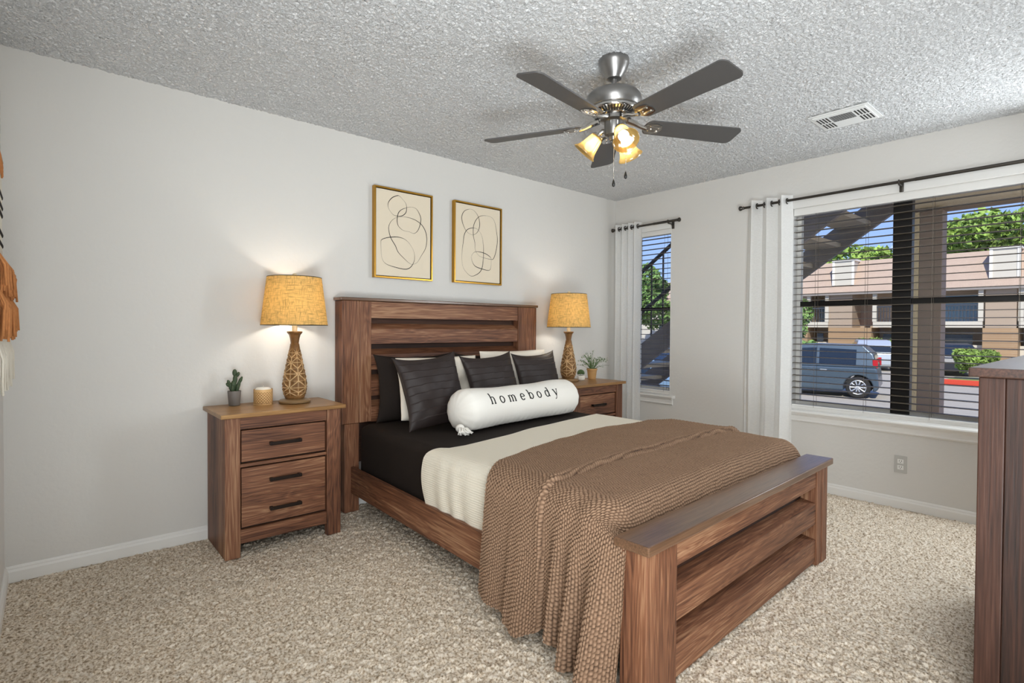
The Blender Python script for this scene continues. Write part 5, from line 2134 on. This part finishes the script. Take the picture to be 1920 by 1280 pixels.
def building():
    X = 40.0
    t = thing('apartment_building', 'two storey apartment building with tan mansard roof across the car park', 'building', (X, 9.0, GZ))
    yo, zo = 9.0, GZ
    Zr = lambda z: z - zo
    Yr = lambda y: y - yo
    y0, y1 = -12.0, 17.2
    bm = bmesh.new()
    box(bm, 1.6, 9.0, Yr(y0), Yr(y1), 0, Zr(3.7))
    obj_bm('rear_wall', bm, M['sidingt'], t)
    bm = bmesh.new()
    prism(bm, [(-0.35, Zr(3.62)), (1.15, Zr(5.82)), (9.0, Zr(5.9)), (9.0, Zr(3.62))], 'y', Yr(y0), Yr(y1))
    obj_bm('mansard_roof', bm, M['shingle'], t)
    bm = bmesh.new()
    box(bm, -0.42, -0.2, Yr(y0), Yr(y1), Zr(3.5), Zr(3.66))
    obj_bm('eave_fascia', bm, simple('grey_fascia', '#8d8580', 0.8), t)
    # bays: solid parts between recessed balconies
    for ya, yb2 in ((14.6, 17.2), (11.9, 13.3), (4.0, 5.3), (-3.5, -1.0), (-12, -8)):
        bm = bmesh.new()
        box(bm, -0.1, 1.65, Yr(ya), Yr(yb2), Zr(1.35), Zr(3.6))
        obj_bm('upper_bay', bm, M['sidingt'], t)
    for ya, yb2 in ((14.6, 17.2), (10.8, 13.3), (3.9, 5.4), (-3.5, -1.0), (-12, -8)):
        bm = bmesh.new()
        box(bm, -0.12, 1.65, Yr(ya), Yr(yb2), 0, Zr(1.34))
        obj_bm('brick_bay', bm, M['brick'], t)
    for ya, yb2 in ((5.4, 10.7), (13.3, 14.6), (-1.0, 3.9), (-8, -3.5)):
        bm = bmesh.new()
        box(bm, 0.5, 1.6, Yr(ya), Yr(yb2), 0, Zr(0.35))
        obj_bm('patio_wall', bm, M['sidingw'], t)
        bm = bmesh.new()
        box(bm, -0.2, 1.6, Yr(ya), Yr(yb2), Zr(1.36), Zr(1.72))
        obj_bm('balcony_slab', bm, M['sidingw'], t)
        bm = bmesh.new()
        n_ = int((yb2 - ya) / 0.16)
        for i in range(n_):
            yy = ya + (i + 0.5) * (yb2 - ya) / n_
            box(bm, -0.14, -0.11, Yr(yy) - 0.02, Yr(yy) + 0.02, Zr(1.72), Zr(2.62))
        box(bm, -0.16, -0.09, Yr(ya), Yr(yb2), Zr(2.62), Zr(2.70))
        obj_bm('balcony_rail', bm, M['ironrail'], t)
        bm = bmesh.new()
        box(bm, 1.54, 1.62, Yr(ya + 0.4), Yr(min(ya + 2.4, yb2 - 0.2)), Zr(1.72), Zr(3.3))
        w_ = obj_bm('window', bm, M['skywin'], t)
        bm = bmesh.new()
        box(bm, 0.44, 0.52, Yr(ya + 0.5), Yr(yb2 - 0.4), Zr(0.40), Zr(0.95))
        obj_bm('window', bm, M['darkwin'], t)
        for yp in (ya + 0.08, yb2 - 0.08):
            bm = bmesh.new()
            box(bm, -0.22, -0.02, Yr(yp) - 0.11, Yr(yp) + 0.11, Zr(1.72), Zr(3.6))
            obj_bm('balcony_post', bm, M['sidingw'], t)
    for ya, yb2 in ((3.95, 5.1), (11.9, 13.05), (-4, -2.8)):
        bm = bmesh.new()
        box(bm, -0.05, 1.6, Yr(ya), Yr(yb2), Zr(4.15), Zr(5.75))
        c_ = obj_bm('chimney', bm, M['sidingw'], t)
        bm = bmesh.new()
        box(bm, -0.15, 1.7, Yr(ya) - 0.08, Yr(yb2) + 0.08, Zr(5.75), Zr(5.86))
        for q in (ya, yb2):
            box(bm, -0.09, -0.04, Yr(q) - 0.07, Yr(q) + 0.07, Zr(4.15), Zr(5.75))
        obj_bm('chimney_trim', bm, simple('white_trim_out', '#e8e4dc', 0.6), c_)


building()


# trees, hedges, bushes -----------------------------------------------------------
def leaf_mat(name, c):
    mt, nt, b = mat_new(name)
    N, L = nt.nodes, nt.links
    tc = N.new('ShaderNodeTexCoord')
    n = N.new('ShaderNodeTexNoise')
    n.inputs['Scale'].default_value = 1.4
    n.inputs['Detail'].default_value = 6
    L.new(tc.outputs['Object'], n.inputs['Vector'])
    rp = N.new('ShaderNodeValToRGB')
    cc = hexc(c)
    rp.color_ramp.elements[0].position = 0.35
    rp.color_ramp.elements[0].color = tuple(v * 0.55 for v in cc[:3]) + (1,)
    rp.color_ramp.elements[1].position = 0.65
    rp.color_ramp.elements[1].color = tuple(min(1, v * 1.5) for v in cc[:3]) + (1,)
    L.new(n.outputs['Fac'], rp.inputs[0])
    L.new(rp.outputs[0], b.inputs['Base Color'])
    b.inputs['Roughness'].default_value = 0.7
    return mt


M['leaf'] = leaf_mat('bright_leaf', '#86a048')
M['leafd'] = leaf_mat('mid_leaf', '#6c8a48')
M['bark'] = simple('bark', '#4a3b2c', 0.9)


def foliage(name, label, cat, loc, lumps, count, leaf, mat, trunk=None, seed=0, group=None):
    t = thing(name, label, cat, loc, group=group)
    rg = np.random.default_rng(seed)
    V, F = [], []
    tot = sum(l[3] ** 2 for l in lumps)
    for (cx, cy, cz, r) in lumps:
        n = int(count * r * r / tot)
        d = rg.normal(size=(n, 3))
        d /= np.linalg.norm(d, axis=1, keepdims=True)
        rad = r * (0.55 + 0.5 * rg.random(n)) ** 0.7
        c = np.array([cx, cy, cz]) + d * rad[:, None] * np.array([1, 1, 0.85])
        a = rg.normal(size=(n, 3))
        a /= np.linalg.norm(a, axis=1, keepdims=True)
        bb = np.cross(a, rg.normal(size=(n, 3)))
        bb /= np.linalg.norm(bb, axis=1, keepdims=True)
        s = leaf * (0.6 + 0.8 * rg.random(n))[:, None]
        q = np.stack([c - a * s, c + bb * s * 0.5, c + a * s, c - bb * s * 0.5], 1)
        base = len(V)
        V.extend(q.reshape(-1, 3).tolist())
        F.extend([(base + 4 * i, base + 4 * i + 1, base + 4 * i + 2, base + 4 * i + 3) for i in range(n)])
    poly_obj('crown', V, F, mat, t)
    if trunk:
        bm = bmesh.new()
        cyl(bm, (0, 0, 0), (0, 0, trunk[0]), trunk[1], trunk[1] * 0.6, 10)
        for k, (cx, cy, cz, r) in enumerate(lumps[:5]):
            tube(bm, [(0, 0, trunk[0] * 0.85), (cx * 0.6, cy * 0.6, (trunk[0] + cz) / 2), (cx, cy, cz)], [trunk[1] * 0.5, trunk[1] * 0.35, trunk[1] * 0.15], 6)
        obj_bm('trunk', bm, M['bark'], t)
    return t


def lumps(rx, ry, z0, z1, r, n, seed):
    rg = random.Random(seed)
    return [(rg.uniform(-rx, rx), rg.uniform(-ry, ry), rg.uniform(z0, z1), r * rg.uniform(0.7, 1.2)) for _ in range(n)]


foliage('tree', 'broad green tree above the roof at the right', 'tree', (54, 7.0, GZ), lumps(2, 3.0, 7.0, 9.6, 2.0, 16, 1), 9000, 0.28, M['leaf'], (7.0, 0.35), 1)
foliage('tree', 'green tree above the roof at the far right edge', 'tree', (54, -3.6, GZ), lumps(2, 3.2, 7.0, 9.9, 2.0, 14, 2), 8000, 0.28, M['leaf'], (7.0, 0.35), 2)
foliage('tree', 'lower green tree behind the roof, left of the dark window post', 'tree', (54, 18.0, GZ), lumps(2, 3.9, 6.2, 8.0, 1.8, 14, 3), 8000, 0.28, M['leaf'], (6.0, 0.3), 3)
foliage('tree', 'small tree at the left end of the building', 'tree', (33.5, 14.1, GZ), lumps(0.8, 1.0, 1.6, 4.0, 1.0, 10, 4), 4500, 0.16, M['leafd'], (2.0, 0.12), 4)
foliage('tree', 'green tree seen through the narrow window behind the railing', 'tree', (34, 24.5, GZ), lumps(1.5, 1.8, 3.2, 5.6, 1.2, 12, 5), 7000, 0.2, M['leafd'], (3.5, 0.25), 5)
foliage('bush', 'flowering bush in the car park island near the charcoal car', 'bush', (27.2, 3.85, GZ + 0.12), lumps(0.3, 0.45, 0.45, 1.0, 0.34, 13, 6), 5000, 0.075, M['leaf'], None, 6)
foliage('bush', 'green bush behind the silver car', 'bush', (37.5, 9.7, GZ), lumps(0.5, 1.0, 0.5, 1.5, 0.6, 8, 7), 3000, 0.1, M['leaf'], None, 7)
foliage('bush', 'low hedge behind the navy hatchback', 'bush', (30.0, 11.6, GZ), lumps(0.5, 1.6, 0.4, 1.1, 0.6, 9, 8), 3000, 0.1, M['leafd'], None, 8)

# kerb island
t = thing('kerb_island', 'grass island edged with a red painted kerb', 'kerb', (26.8, 2.6, GZ))
part_box('grass', (-0.8, 1.2, -0.9, 2.0, 0.0, 0.16), simple('lawn_grass', '#8a9a4a', 0.9, var=(20, 0.3)), t, 0.0)
bm = bmesh.new()
box(bm, -1.0, -0.8005, -0.9, 2.05, 0.0, 0.19, bev=0.02)
obj_bm('red_kerb', bm, simple('red_kerb_paint', '#c4402a', 0.7), t)

# far-left house glimpsed through the narrow window
t = thing('house', 'tan house glimpsed behind the railing through the narrow window', 'house', (40, 30, GZ))
part_box('wall', (0, 7, -7, 7, 0, 4.0), M['sidingw'], t, 0)
bm = bmesh.new()
prism(bm, [(-0.5, 4.0), (2.0, 6.2), (7.5, 6.2), (7.5, 4.0)], 'y', -7.5, 7.5)
obj_bm('roof', bm, M['shingle'], t)
for k in range(3):
    part_box('window', (-0.05, 0.02, -5 + k * 4, -3.4 + k * 4, 1.2, 2.6), M['darkwin'], t, 0)
